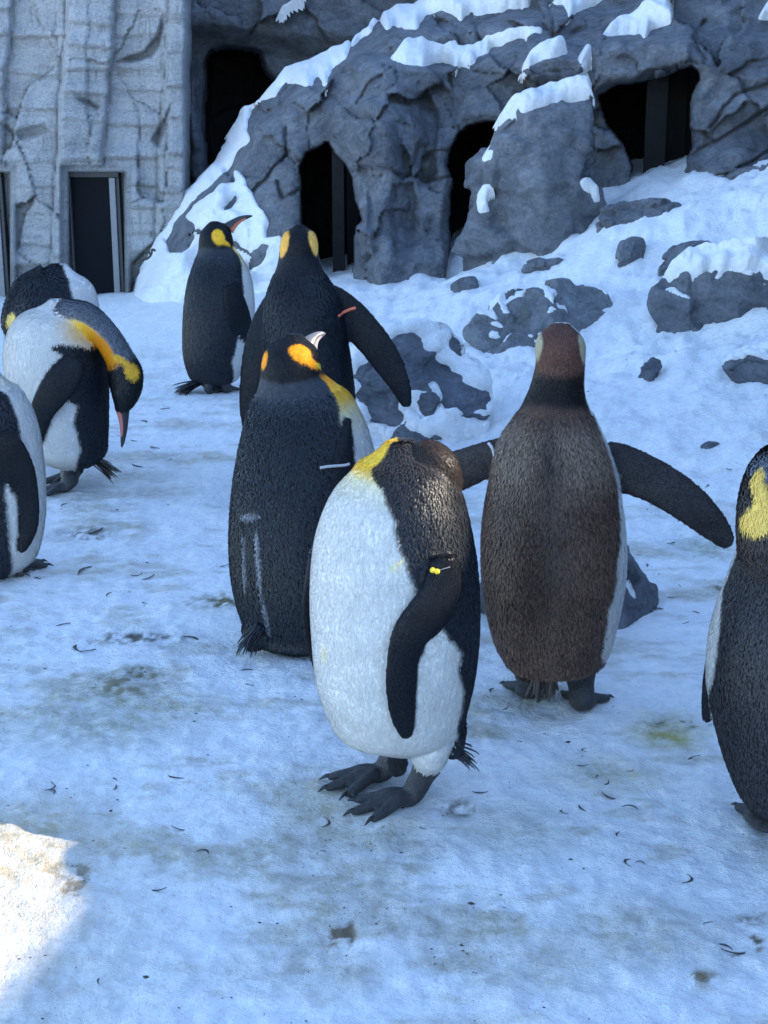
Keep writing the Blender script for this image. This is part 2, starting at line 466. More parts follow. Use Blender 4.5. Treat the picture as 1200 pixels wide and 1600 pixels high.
def build_left_wall():
    PX, PY = relief_grid(-330, 300, -330, 520, 3)
    X0, X1 = PX/100, PY/100
    wob = 6*fbm(PX/60, PY/60, octv=4, seed=2)
    D = np.full(PX.shape, 11.0)
    col = np.ones(PX.shape)
    # upright slabs
    edges = [-260, -150, -62, 9, 97, 168, 256, 400]
    lean = [0.02, -0.03, 0.05, 0.0, -0.045, 0.03, 0.06]
    offs = [0.0, 0.12, -0.02, 0.08, -0.06, 0.05, 0.0, 0.1]
    tilt = [0.06, -0.05, 0.07, -0.06, 0.05, -0.10, 0.10, 0]
    xx = PX + wob + 0.06*(PY-150)
    for k in range(len(edges)-1):
        m = smooth(edges[k]-2, edges[k]+2, xx)*(1-smooth(edges[k+1]-2, edges[k+1]+2, xx))
        c = (edges[k]+edges[k+1])/2
        D += m*(offs[k]+tilt[k]*(xx-c)/40*0.5)*0.75
        gr = 0.030*np.exp(-(np.abs(xx-edges[k])/4.0)**2)
        D += gr
        # courses across the slab
        rng = np.random.default_rng(k+40)
        yb = -330
        while yb < 500:
            yb += rng.uniform(28, 62)
            yy = PY+wob*0.5+rng.uniform(-0.08, 0.08)*(PX-c)
            D += m*(0.024*np.exp(-(np.abs(yy-yb)/2.2)**2) - rng.uniform(0.015, 0.06)*smooth(-30, 0, yy-yb)*(1-smooth(0, 2, yy-yb)))
    # broken facets lower down and on the right
    h, e = cells(PX, PY, 60, (-340, 320, -340, 540, 55, 85), 12, warp=14, tilt=0.9)
    lo = 0.30+0.70*smooth(90, 200, PY)
    D += lo*0.085*h + 0.030*lo*(1-smooth(0, 0.05, e))
    # the undercut scar and the slanted ledge seen on the face
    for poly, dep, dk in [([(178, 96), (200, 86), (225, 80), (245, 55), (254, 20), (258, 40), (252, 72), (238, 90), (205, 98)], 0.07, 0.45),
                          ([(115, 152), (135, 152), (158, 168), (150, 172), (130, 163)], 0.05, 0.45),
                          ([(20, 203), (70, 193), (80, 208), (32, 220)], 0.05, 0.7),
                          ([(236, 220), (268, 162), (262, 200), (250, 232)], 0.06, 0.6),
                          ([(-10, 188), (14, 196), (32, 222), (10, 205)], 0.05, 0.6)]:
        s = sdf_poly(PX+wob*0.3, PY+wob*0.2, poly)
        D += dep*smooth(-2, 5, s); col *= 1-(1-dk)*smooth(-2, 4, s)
    D += 0.02*fbm(PX/26, PY/30, octv=4, seed=9) + 0.006*fbm(PX/7, PY/7, octv=3, seed=19)
    # right end turns away
    D += 1.6*smooth(284, 300, PX+0.5*wob)**2
    # flat band cast round the doors, then the openings
    for (a, b, tp) in [(107, 196, 268), (-95, 17, 268)]:
        rim = sdf_poly(PX, PY, [(a-14, tp-12), (b+12, tp-12), (b+12, 560), (a-14, 560)])
        k = smooth(0, 6, rim)
        D = D*(1-k)+k*10.98
        s = sdf_poly(PX, PY, [(a, tp), (b, tp), (b, 580), (a, 580)])
        D += 0.22*smooth(-1.0, 2.5, s)
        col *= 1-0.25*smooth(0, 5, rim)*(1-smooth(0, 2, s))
    col *= 1-0.35*smooth(380, 470, PY+30*fbm(PX/30, PY/30, octv=3, seed=77))   # darker towards the ground, with a noisy edge
    V = at_y(PX, PY, D).reshape(-1, 3); F = grid_faces(*PX.shape)[:, ::-1]
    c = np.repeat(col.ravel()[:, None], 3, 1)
    root = empty('door_wall', at_y(np.array(100.), np.array(480.), np.array(11.0)))
    tag(root, 'pale grey cast concrete rock wall with recessed glazed doors', 'wall')
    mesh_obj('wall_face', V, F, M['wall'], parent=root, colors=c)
    # solid body behind the face
    a0, a1 = at_y(np.array(-330.), np.array(-330.), 11.6), at_y(np.array(286.), np.array(520.), 11.6)
    bv, bf = box_mesh((a0[0], 11.45, -0.2), (a1[0]-0.02, 12.0, a0[2]))
    mesh_obj('wall_body', bv, bf, M['wall'], parent=root, smooth_shade=False, colors=np.ones((len(bv), 3)))
    # doors
    for (a, b, tp) in [(107, 196, 268), (-95, 17, 268)]:
        q0 = at_y(np.array(float(a)), np.array(float(tp)), 11.1); q1 = at_y(np.array(float(b)), np.array(500.), 11.1)
        zt = q0[2]; zb = -0.05
        gv, gf = box_mesh((q0[0]-0.02, 11.14, zb), (q1[0]+0.01, 11.16, zt))
        g = mesh_obj('door_glass', gv, gf, M['glass'], parent=root, smooth_shade=False)
        for (fx0, fx1, fz0, fz1, yy, fm) in [(q1[0]-0.075, q1[0]-0.028, zb, zt-0.045, 11.09, 'metal'), (q1[0]-0.026, q1[0]+0.0, zb, zt-0.045, 11.11, 'metal_dark'),
                                     (q0[0]-0.01, q0[0]+0.006, zb, zt-0.045, 11.10, 'metal_dark'), (q0[0]-0.01, q1[0], zt-0.043, zt, 11.095, 'metal_dark')]:
            fv, ff = box_mesh((fx0, yy, fz0), (fx1, yy+0.05, fz1), 0.004)
            mesh_obj('door_frame', fv, ff, M[fm], parent=root, smooth_shade=False)
build_left_wall()

# ---- rock face in the recess behind
def build_back_rock():
    PX, PY = relief_grid(150, 900, -420, 420, 3)
    D = 12.6 + 0.0012*(200-PY)
    h, e = cells(PX, PY, 55, (140, 910, -430, 430, 90, 75), 31, warp=30, tilt=0.8)
    D += 0.15*h + 0.03*(1-smooth(0, 0.04, e))
    D += 0.16*fbm(PX/120, PY/120, octv=5, seed=4) + 0.03*fbm(PX/22, PY/22, octv=4, seed=6)
    wob = 5*fbm(PX/30, PY/30, octv=3, seed=14)
    s = sdf_poly(PX+wob, PY+wob, [(318, 100), (330, 78), (350, 72), (408, 80), (416, 110), (436, 130), (450, 300), (322, 300), (316, 180)])
    D += 1.3*smooth(-3, 12, s)
    # the buttress next to the wall edge
    D -= 0.25*smooth(0, 20, sdf_poly(PX+wob, PY, [(285, 60), (312, 95), (318, 180), (330, 240), (335, 420), (285, 420)]))
    D -= 0.35*smooth(-10, 40, 70-PY+0.1*(PX-300))
    V = at_y(PX, PY, D).reshape(-1, 3); F = grid_faces(*PX.shape)[:, ::-1]
    deep = smooth(-3, 12, s).ravel()
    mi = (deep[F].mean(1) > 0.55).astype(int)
    o = mesh_obj('recessed_rock_face', V, F, [M['rock'], M['den']], mat_idx=mi)
    tag(o, 'dark rock face with a black hollow set back behind the snowy ridge', 'rock face')
build_back_rock()

# ---- the main cave rock
RIDGE = [(188, 520), (196, 470), (222, 425), (240, 395), (262, 345), (300, 296), (340, 255), (362, 205), (378, 178), (415, 150), (448, 112), (500, 92), (535, 72),
         (556, 58), (585, 32), (640, 10), (690, -30), (800, -90), (1000, -160), (1520, -220), (1520, 560), (188, 560)]
CAVES = [[(470, 260), (478, 240), (496, 230), (512, 221), (522, 240), (538, 256), (552, 280), (553, 312), (562, 330), (566, 345), (556, 352), (553, 395), (550, 425), (546, 480), (476, 480), (472, 400), (470, 330)],
         [(706, 225), (716, 208), (732, 196), (752, 191), (800, 190), (800, 480), (690, 480), (697, 425), (703, 380), (702, 330), (707, 282), (700, 260)],
         [(934, 150), (960, 135), (1010, 127), (1050, 116), (1078, 102), (1090, 110), (1094, 124), (1078, 150), (1080, 200), (1082, 230), (1066, 268), (1072, 305), (1092, 330), (1050, 360), (985, 360), (968, 345), (972, 325), (986, 300), (989, 262), (976, 228), (950, 196)]]
def massif_depth(PX, PY):
    base = np.interp(PX, [180, 300, 450, 600, 760, 900, 1200, 1520], [10.6, 10.15, 9.72, 9.35, 9.25, 9.2, 8.75, 8.5])
    D = base + 0.0022*(440-PY)
    wx = PX + 22*fbm(PX/90, PY/90, octv=4, seed=61); wy = PY + 22*fbm(PX/90+40, PY/90, octv=4, seed=62)
    # ledges: the face steps back above each line
    def ledge(line, depth, soft=14):
        ly = np.interp(wx, [p[0] for p in line], [p[1] for p in line])
        return depth*smooth(0, 1, (ly-wy)/soft+0.2)
    D += ledge([(300, -60), (560, 70), (610, 92), (690, 105), (760, 90), (850, 70), (930, 60), (1500, 40)], 0.22, 22)
    D += ledge([(300, -160), (560, 40), (600, 36), (650, 48), (740, 44), (840, 22), (940, 15), (1000, -5), (1500, -60)], 0.30, 24)
    # hand-placed bulges (px, py, rx, ry, metres towards the viewer)
    for (cx, cy, rx, ry, a) in [(590, 195, 75, 75, 0.30), (600, 330, 38, 120, 0.20), (665, 300, 28, 130, 0.10), (640, 420, 80, 45, 0.16),
                                (430, 260, 60, 70, 0.12), (440, 380, 60, 60, 0.10), (330, 330, 60, 60, 0.18), (250, 430, 60, 60, 0.2),
                                (600, 85, 55, 45, 0.22), (830, 95, 70, 45, 0.22), (990, 95, 110, 45, 0.28), (800, 40, 110, 30, 0.15),
                                (1150, 150, 90, 120, 0.35), (1170, 290, 110, 60, 0.38), (760, 150, 60, 40, 0.12), (1090, 30, 90, 60, 0.12),
                                (925, 250, 40, 90, -0.15), (525, 380, 20, 40, 0.12), (640, 250, 20, 90, -0.12), (680, 160, 30, 40, -0.14)]:
        q = ((wx-cx)/rx)**2+((wy-cy)/ry)**2
        D -= a*np.exp(-q**1.5)
    h, e = cells(PX, PY, 150, (170, 1540, -240, 580, 75, 62), 71, warp=34, tilt=0.85)
    D += 0.115*h + 0.022*(1-smooth(0, 0.04, e))
    # slanted strata, stronger at the right
    ph = (wy*0.9 - wx*0.42)/26 + 2.2*fbm(PX/110, PY/110, octv=3, seed=64)
    D += (0.014+0.040*smooth(1040, 1110, PX))*np.abs(np.sin(ph))
    fl = np.exp(-(((wx-630)/75)**2)**2)*smooth(190, 260, PY)      # upright flutes on the pillar between two dens
    D += 0.07*fl*np.abs(np.sin(wx/17.0+1.2*fbm(PX/60, PY/120, octv=2, seed=69)))
    D += 0.07*fbm(PX/70, PY/70, octv=5, seed=65) + 0.016*fbm(PX/14, PY/12, octv=4, seed=66)
    w2x = PX + 5*fbm(PX/24, PY/24, octv=3, seed=81); w2y = PY + 5*fbm(PX/24+7, PY/24, octv=3, seed=82)
    for poly, dep in [([(612, 288), (646, 284), (650, 330), (644, 392), (618, 398), (610, 340)], 0.10), ([(648, 150), (668, 138), (686, 170), (682, 284), (656, 292), (664, 220)], 0.13),
                      ([(576, 300), (590, 330), (588, 372), (572, 360)], 0.07), ([(560, 352), (582, 358), (590, 400), (560, 404)], -0.06), ([(508, 168), (556, 150), (640, 165), (662, 215), (640, 275), (560, 262), (520, 215)], -0.10),
                      ([(925, 70), (1000, 52), (1085, 66), (1075, 98), (1010, 122), (930, 142)], -0.10), ([(860, 60), (918, 40), (932, 66), (905, 78)], 0.10), ([(815, 100), (880, 84), (915, 98), (905, 128), (830, 142)], -0.10)]:
        D += dep*smooth(-3, 7, sdf_poly(w2x, w2y, poly))
    for line in [[(448, 200), (447, 240), (420, 277), (400, 297), (380, 310)], [(433, 283), (443, 307), (467, 297)], [(447, 240), (470, 250)], [(596, 118), (575, 135), (560, 160)], [(705, 280), (664, 284)],
                 [(1110, 200), (1150, 150), (1200, 130)], [(1080, 240), (1130, 215), (1200, 170)], [(1075, 300), (1140, 270), (1210, 235)], [(1100, 30), (1085, 60), (1100, 95)], [(744, 40), (752, 75)], [(858, 8), (866, 50), (860, 80)]]:
        d2 = np.full(PX.shape, 1e9)
        for (ax, ay), (bx, by) in zip(line[:-1], line[1:]):
            t_ = np.clip(((w2x-ax)*(bx-ax)+(w2y-ay)*(by-ay))/((bx-ax)**2+(by-ay)**2), 0, 1)
            d2 = np.minimum(d2, np.hypot(w2x-ax-t_*(bx-ax), w2y-ay-t_*(by-ay)))
        D += 0.07*np.exp(-(d2/2.6)**2)
    rg = sdf_poly(PX, PY, RIDGE)
    D += 0.75*(1-smooth(0, 60, rg))**2
    return D, rg

CAVE_WOB = None
def massif_full(PX, PY):
    D, rg = massif_depth(PX, PY)
    wob = 3.0*fbm(PX/22, PY/22, octv=3, seed=67)
    deep = np.zeros(PX.shape)
    for c in CAVES:
        s = sdf_poly(PX+wob, PY+0.7*wob, c)
        D = D - 0.05*np.exp(-((s+14)/12)**2)
        k = smooth(-1.5, 3.5, s); deep = np.maximum(deep, k)
    D = D + 1.5*deep
    return D, rg, deep

def build_massif():
    PX, PY = relief_grid(180, 1500, -230, 540, 3)
    D, rg, deep = massif_full(PX, PY)
    V = at_y(PX, PY, D).reshape(-1, 3); F = grid_faces(*PX.shape)[:, ::-1]
    w = rg.ravel()+4*fbm(PX.ravel()/20, PY.ravel()/20, octv=3, seed=70)
    F = F[(w[F] > 0).all(1)]
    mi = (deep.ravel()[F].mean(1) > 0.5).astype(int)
    V, F = compact(V, F)
    root = empty('cave_rock', at_y(np.array(620.), np.array(445.), np.array(9.3)))
    tag(root, 'massive grey artificial rock with three dark den openings and snowy ledges', 'rock')
    mesh_obj('rock_face', V, F, [M['rock'], M['den']], parent=root, mat_idx=mi)
    # solid core that closes the rock from behind
    core = at_y(np.array([300., 470, 640, 900, 1500, 1500, 640, 250]), np.array([330., 150, 60, -50, -150, 560, 560, 500]), np.array([12.3]*8))
    n = len(core); cv = np.vstack([core, core+np.array([0, 0.4, 0])])
    cf = [list(range(n)), list(range(2*n-1, n-1, -1))]+[[i, i+n, (i+1) % n+n, (i+1) % n] for i in range(n)]
    mesh_obj('rock_core', cv, cf, M['rock'], parent=root, smooth_shade=False)
    # boards inside the dens
    for (x0, x1, t, b, y) in [(518, 539, 215, 470, 10.05), (541, 562, 215, 470, 10.4), (1014, 1034, 90, 345, 9.75), (1037, 1064, 90, 345, 10.15), (1067, 1098, 90, 345, 10.2)]:
        p0, p1 = at_y(np.array(float(x0)), np.array(float(t)), y), at_y(np.array(float(x1)), np.array(float(b)), y)
        bv, bf = box_mesh((p0[0], y, p1[2]), (p1[0], y+0.03, p0[2]), 0.003)
        mesh_obj('den_board', bv, bf, M['plank'], parent=root, smooth_shade=False)
build_massif()

# ---- snow lying on the rock
def on_mesh(W, F, miss):
    bv = BVHTree.FromPolygons([Vector(w) for w in W], [list(f) for f in F])
    def f(a, b_):
        r = rays(a, b_); out = np.full(a.shape, np.nan)
        for i in np.ndindex(a.shape):
            h = bv.ray_cast(Vector(CAMP), Vector(r[i]).normalized())
            if h[0] is not None: out[i] = h[0][1]
        if np.isnan(out).all(): return np.full(a.shape, miss)
        for _ in range(60):
            bad = np.isnan(out)
            if not bad.any(): break
            q = np.pad(out, 1, constant_values=np.nan)
            st_ = np.stack([q[:-2, 1:-1], q[2:, 1:-1], q[1:-1, :-2], q[1:-1, 2:]]); ok_ = ~np.isnan(st_)
            av = np.where(ok_, st_, 0).sum(0)/np.maximum(ok_.sum(0), 1)
            out = np.where(bad & ok_.any(0), av, out)
        out = np.where(np.isnan(out), np.nanmax(out), out)
        for _ in range(14):
            q = np.pad(out, 1, mode='edge')
            out = np.minimum(out, (q[1:-1, 1:-1]*2+q[:-2, 1:-1]+q[2:, 1:-1]+q[1:-1, :-2]+q[1:-1, 2:])/6)*0.3+0.7*(q[1:-1, 1:-1]*2+q[:-2, 1:-1]+q[2:, 1:-1]+q[1:-1, :-2]+q[1:-1, 2:])/6
        return out
    return f

def snow_patch(poly, thick=0.05, label=None, step=2.5, seed=0, wob=6.0, depthf=None, lift=(0.0, -0.55, 0.85), rough=0.5, soft=11.0, holes=()):
    p = np.array(poly, float)
    if p[:, 0].max()-p[:, 0].min() < 90: wob = min(wob, 2.0)
    PX, PY = relief_grid(p[:, 0].min()-16, p[:, 0].max()+16, p[:, 1].min()-16, p[:, 1].max()+16, step)
    D = depthf(PX, PY)
    nx = fbm(PX/17, PY/17, octv=4, seed=seed+3)
    s = sdf_poly(PX+wob*nx, PY+wob*fbm(PX/17+9, PY/17, octv=4, seed=seed+4), poly) + 0.3*wob*fbm(PX/9, PY/9, octv=3, seed=seed+9)
    for hp_ in holes:
        s = np.minimum(s, -sdf_poly(PX+wob*nx, PY+wob*fbm(PX/13+3, PY/13, octv=4, seed=seed+14), hp_))
    k = np.clip(s/soft, -1, 1)
    prof = np.where(k > 0, np.sqrt(np.clip(1-(1-np.clip(k, 0, 1))**2, 0, 1)), k*2)
    hgt = thick*prof*(1+rough*fbm(PX/28, PY/28, octv=3, seed=seed+5)) + 0.026*np.clip(k, 0, 1)*fbm(PX/10, PY/10, octv=4, seed=seed+6, gain=0.6)
    # smooth the rock under the snow so that snow does not copy every crack
    Ds = D.copy()
    for _ in range(24):
        q = np.pad(Ds, 1, mode='edge')
        Ds = (q[1:-1, 1:-1]*2+q[:-2, 1:-1]+q[2:, 1:-1]+q[1:-1, :-2]+q[1:-1, 2:])/6
    Dm = np.where(k > 0, np.minimum(Ds, D), D*0.6+np.minimum(Ds, D)*0.4)
    V = at_y(PX, PY, Dm) + np.array(lift)*hgt[..., None]
    for _ in range(2):
        q = np.pad(V, ((1, 1), (1, 1), (0, 0)), mode='edge')
        V = (q[1:-1, 1:-1]*4+q[:-2, 1:-1]+q[2:, 1:-1]+q[1:-1, :-2]+q[1:-1, 2:])/8
    F = grid_faces(*PX.shape)[:, ::-1]
    kk = k.ravel()
    F = F[(kk[F] > -0.45).all(1)]
    if len(F) == 0: return
    V, F = compact(V.reshape(-1, 3), F)
    o = mesh_obj('snow_cap', V, F, M['snow'])
    tag(o, label, 'snow', 'snow lying on the rocks', 'stuff')
    return o

md = lambda a, b: massif_full(a, b)[0]
SN = [
 ([(196, 474), (222, 418), (242, 380), (262, 340), (300, 292), (336, 252), (360, 202), (376, 172), (412, 148), (446, 108), (470, 100), (520, 74), (545, 66), (540, 92), (518, 110), (508, 134), (495, 120), (478, 138), (462, 130), (445, 130), (430, 150), (405, 152), (392, 170), (384, 200), (392, 222), (372, 236), (362, 258), (376, 272), (392, 296), (402, 318), (420, 350), (414, 372), (440, 372), (452, 400), (470, 430), (490, 475), (300, 495), (196, 490)], 0.045, 'long snow ridge running down the left edge of the cave rock to the ground',
  [[(256, 376), (275, 340), (310, 305), (350, 268), (366, 256), (370, 284), (345, 286), (330, 306), (306, 320), (292, 336), (302, 352), (303, 376), (284, 398), (266, 396)], [(372, 314), (362, 330), (350, 332), (352, 318), (370, 300)], [(386, 402), (408, 380), (422, 384), (408, 412), (392, 428)]]),
 ([(556, 58), (580, 35), (640, 10), (700, -20), (760, -30), (840, -40), (830, 8), (790, 14), (740, 24), (738, 20), (720, 30), (690, 12), (668, 26), (650, 48), (612, 40), (600, 48), (592, 30), (562, 62), (550, 74), (547, 66)], 0.08, 'thick snow on the highest ledge over the left den'),
 ([(610, 92), (630, 70), (655, 68), (690, 78), (712, 72), (735, 82), (770, 60), (800, 50), (848, 44), (846, 52), (800, 62), (770, 72), (745, 92), (730, 106), (705, 100), (690, 94), (665, 104), (640, 100)], 0.08, 'snow strip along the middle ledge between the left and centre dens'),
 ([(814, 112), (824, 88), (850, 72), (872, 60), (882, 66), (888, 84), (862, 90), (838, 98)], 0.07, 'small snow cap above the standing boulder'),
 ([(938, 54), (960, 38), (990, 28), (1010, 10), (1025, -8), (1055, -10), (1050, 30), (1046, 40), (1022, 42), (1008, 60), (1000, 48), (965, 54)], 0.08, 'snow cap on the lintel above the right den'),
 ([(902, 92), (914, 74), (924, 70), (922, 96), (918, 116), (908, 104)], 0.05, 'narrow sliver of snow beside the right den'),
 ([(860, 5), (900, -12), (960, -10), (930, 5), (900, 22), (888, 28), (880, 5)], 0.06, 'snow patch at the top edge of the rock between the ledges'),
 ([(1184, 30), (1196, 8), (1240, -20), (1260, 10), (1220, 34)], 0.06, 'snow patch high on the right shoulder of the cave rock'),
]
for i, q_ in enumerate(SN):
    snow_patch(q_[0], q_[1], q_[2], seed=100+i*13, depthf=md, wob=5.0, holes=q_[3] if len(q_) > 3 else ())
def bd(a, b): return np.full(np.shape(a), 12.15)+0.0012*(200-b)
snow_patch([(434, 26), (440, 12), (456, 2), (475, -6), (472, 6), (452, 14), (440, 28)], 0.05, 'thin streak of snow on the recessed rock face', seed=301, depthf=bd, wob=3.0)

def voxelise(V, F, size, smooth_it=4):
    me = bpy.data.meshes.new('tmp'); me.from_pydata([tuple(v) for v in V], [], F); me.update()
    o = bpy.data.objects.new('tmp', me); COL.objects.link(o)
    r = o.modifiers.new('r', 'REMESH'); r.mode = 'VOXEL'; r.voxel_size = size
    s = o.modifiers.new('s', 'SMOOTH'); s.iterations = smooth_it; s.factor = 0.5
    dg = bpy.context.evaluated_depsgraph_get()
    m2 = bpy.data.meshes.new_from_object(o.evaluated_get(dg))
    n = len(m2.vertices); co = np.empty(n*3, np.float32); m2.vertices.foreach_get('co', co)
    ls = np.empty(len(m2.loops), np.int32); m2.loops.foreach_get('vertex_index', ls)
    lt = np.empty(len(m2.polygons), np.int32); m2.polygons.foreach_get('loop_total', lt)
    assert (lt == 4).all()
    bpy.data.objects.remove(o); bpy.data.meshes.remove(me); bpy.data.meshes.remove(m2)
    return co.reshape(-1, 3).astype(float), ls.reshape(-1, 4)

# ---- boulders: an outline seen from the front, given its own depth and broken facets
def relax(a, F, it):
    E = np.vstack([F[:, [0, 1]], F[:, [1, 2]], F[:, [2, 3]], F[:, [3, 0]]]); n = len(a)
    deg = np.bincount(E.ravel(), minlength=n).astype(float)
    for _ in range(it):
        A = a.reshape(n, -1); o = np.stack([np.bincount(E[:, 0], weights=A[E[:, 1], k], minlength=n)+np.bincount(E[:, 1], weights=A[E[:, 0], k], minlength=n) for k in range(A.shape[1])], 1)/np.maximum(deg, 1)[:, None]
        a = (0.5*A+0.5*o).reshape(a.shape)
    return a

def blob(outline, y, depth, seed=0, facets=9, nlat=44, nlon=84, rough=0.05, boxy=0.55, snowy=False, sink=0.0):
    p = np.array(outline, float); c = np.array([(p[:, 0].min()+p[:, 0].max())/2, (p[:, 1].min()+p[:, 1].max())/2])
    C = at_y(np.array(c[0]), np.array(c[1]), y); s = mpp(C)
    rng = np.random.default_rng(seed)
    th = np.linspace(0, 2*math.pi, nlon, endpoint=False)
    q = np.roll(p, -1, 0); R = np.zeros(nlon)
    for k, t in enumerate(th):
        dx, dy = math.cos(t), -math.sin(t)
        best = 0
        for (ax, ay), (bx, by) in zip(p, q):
            ex, ey = bx-ax, by-ay; den = dx*ey-dy*ex
            if abs(den) < 1e-9: continue
            tt = ((ax-c[0])*ey-(ay-c[1])*ex)/den; u = ((ax-c[0])*dy-(ay-c[1])*dx)/den
            if 0 <= u <= 1 and tt > best: best = tt
        R[k] = best
    R = (R*2+np.roll(R, 1)+np.roll(R, -1))/4
    ps = np.linspace(-math.pi/2, math.pi/2, nlat)
    cr = np.abs(np.cos(ps))**boxy; dp = np.sign(np.sin(ps))*np.abs(np.sin(ps))**boxy
    L = np.stack([cr[:, None]*R*np.cos(th), np.repeat(dp[:, None], nlon, 1)*depth/s, cr[:, None]*R*np.sin(th)], -1)*s
    P = L.reshape(-1, 3)
    sc = max(R.max()*s, depth)
    for _ in range(int(facets*1.7)):          # planar breaks, mostly on the viewer's side
        d = rng.normal(size=3)*np.array([0.55, 1, 0.75]); d[1] = -max(abs(d[1]), 0.8); d /= np.linalg.norm(d)
        e = (P@d); lim = e.max()*rng.uniform(0.62, 0.90)
        P = P - np.outer(np.maximum(e-lim, 0)*0.97, d)
    F = grid_faces(nlat, nlon, True)
    W, F = voxelise(P + C, [list(f) for f in F]+[list(range(nlon-1, -1, -1)), list(range((nlat-1)*nlon, nlat*nlon))], max(sc*0.0175, 0.003), 1)
    N = vert_normals(W, F)
    if ((W-W.mean(0))*N).sum() < 0: N = -N
    g = 1/sc
    rough = rough*1.5
    nc = 46; cc = rng.uniform(W.min(0)-0.02, W.max(0)+0.02, (nc, 3)); ww = W+0.10*sc*np.stack([fbm(W[:, 0]*g*3+k*9, W[:, 1]*g*3, W[:, 2]*g*3, octv=3, seed=seed+k) for k in range(3)], 1)
    dd = ((ww[:, None]-cc[None])**2*np.array([1, 1, 1.8])).sum(2); kk = dd.argmin(1)
    go, gt = rng.uniform(-1, 1, nc), rng.normal(0, 1, (nc, 3))
    chip = go[kk]*0.034+0.17*((ww-cc[kk])*gt[kk]).sum(1)/sc
    chip = relax(np.clip(chip, -0.06, 0.06), F, 2)
    W = W + N*(sc*chip.ravel())[:, None]
    nz = fbm(W[:, 0]*g*1.6, W[:, 1]*g*1.6, W[:, 2]*g*2.4, octv=5, seed=seed+7)
    rd = 1-np.abs(fbm(W[:, 0]*g*2.2+5, W[:, 1]*g*2.2, W[:, 2]*g*5+W[:, 0]*g*1.2, octv=4, seed=seed+8))*2
    W = W + N*(rough*sc*nz + 0.35*rough*sc*rd - 0.2*rough*sc)[:, None]
    W[:, 2] -= sink
    return W, F, N

def boulder(outline, base_px, depth, label, mat='rock2', seed=0, push=0.0, y=None, **kw):
    y = (gp(*base_px)[1]+depth*0.75+push) if y is None else y
    oy = [q[1] for q in outline]; hh = max(oy)-min(oy); lim_ = max(oy)-0.28*hh
    outline = [(q[0], q[1]+(0.38*hh*(q[1]-lim_)/(0.28*hh) if q[1] > lim_ else 0)) for q in outline]
    W, F, N = blob(outline, y, depth, seed, **kw)
    o = mesh_obj('boulder', W, F, M[mat])
    tag(o, label, 'boulder', 'boulders in the snow')
    return o, W, F, N

def snow_shell(W, F, label, seed, thr, thick=0.03, up=0.6, amp=0.9, freq=7.0, name='snow_cap'):
    W0 = W; W = relax(W, F, 4)
    N = vert_normals(W, F)
    if ((W-W.mean(0))*N).sum() < 0: N = -N
    k = up*N[:, 2] + amp*fbm(W[:, 0]*freq, W[:, 1]*freq, W[:, 2]*freq, octv=3, seed=seed, gain=0.42) - thr
    prof = np.clip(k/0.22, -1, 1)
    h = thick*np.where(prof > 0, np.sqrt(np.clip(prof, 0, 1)), prof)*(1+0.4*fbm(W[:, 0]*18, W[:, 1]*18, W[:, 2]*18, octv=3, seed=seed+2))
    V = W + N*h[:, None]*0.6 + np.array([0, 0, 0.5])*np.maximum(h, 0)[:, None]
    Fk = F[(prof[F] > -0.7).all(1)]
    if len(Fk) == 0: return
    V, Fk = compact(V, Fk)
    o = mesh_obj(name, V, Fk, M['snow'])
    tag(o, label, 'snow', 'snow lying on the rocks', 'stuff')

_, W, F, _ = boulder([(772, 200), (800, 165), (860, 140), (915, 130), (928, 160), (926, 215), (900, 258), (905, 285), (932, 298), (942, 325), (915, 385), (860, 412), (770, 425), (722, 425), (724, 370), (742, 330), (745, 300), (734, 264), (756, 246), (770, 235)],
        (830, 408), 0.34, 'tall leaning boulder with a snowy top between the centre and right dens', 'rock', 5, facets=8, nlat=70, nlon=130, rough=0.045)
bdep = on_mesh(W, F, 9.0)
snow_patch([(774, 192), (790, 165), (815, 148), (850, 138), (880, 130), (922, 122), (926, 150), (900, 154), (865, 160), (830, 172), (795, 186)], 0.06, 'snow cap on the tall leaning boulder', seed=401, depthf=bdep, wob=4)
snow_patch([(745, 305), (752, 294), (770, 292), (772, 304), (762, 318), (766, 334), (750, 335), (742, 322)], 0.04, 'small clot of snow stuck to the tall leaning boulder', seed=405, depthf=bdep, wob=3, soft=6)
snow_patch([(750, 250), (766, 226), (774, 236), (768, 250), (756, 254)], 0.03, 'sliver of snow on the edge of the tall leaning boulder', seed=406, depthf=bdep, wob=2, soft=5)
snow_patch([(905, 284), (922, 280), (936, 296), (938, 318), (930, 322), (924, 304), (910, 296)], 0.04, 'snow clump at the right den mouth', seed=407, depthf=bdep, wob=3, soft=6)
_, W2, F2, _ = boulder([(725, 525), (760, 488), (800, 466), (860, 446), (905, 440), (945, 455), (962, 480), (964, 512), (940, 545), (890, 560), (850, 560), (810, 565), (785, 560), (760, 545)], (850, 545), 0.30,
        'broad mossy boulder behind the brown penguin\'s head', 'rock3', 11, nlat=60, nlon=120, rough=0.04, boxy=0.6)
_, W3, F3, _ = boulder([(1020, 480), (1042, 446), (1072, 428), (1130, 420), (1180, 420), (1250, 425), (1290, 470), (1270, 530), (1190, 528), (1120, 540), (1062, 552), (1030, 520)], (1080, 540), 0.30,
        'large blue-grey angular boulder jutting from the right snow bank', 'rock2', 17, facets=12, nlat=60, nlon=120, rough=0.035, boxy=0.5)
boulder([(965, 400), (970, 380), (985, 370), (1005, 374), (1006, 400), (998, 420), (968, 420)], (985, 416), 0.09, 'small upright dark stone on the bank below the right den', 'rock2', 23, nlat=30, nlon=56)
boulder([(1034, 420), (1040, 398), (1060, 384), (1090, 380), (1125, 380), (1120, 400), (1095, 410), (1062, 428), (1042, 432)], (1060, 428), 0.14, 'low dark stone poking out behind the large angular boulder', 'rock2', 29, nlat=36, nlon=64)
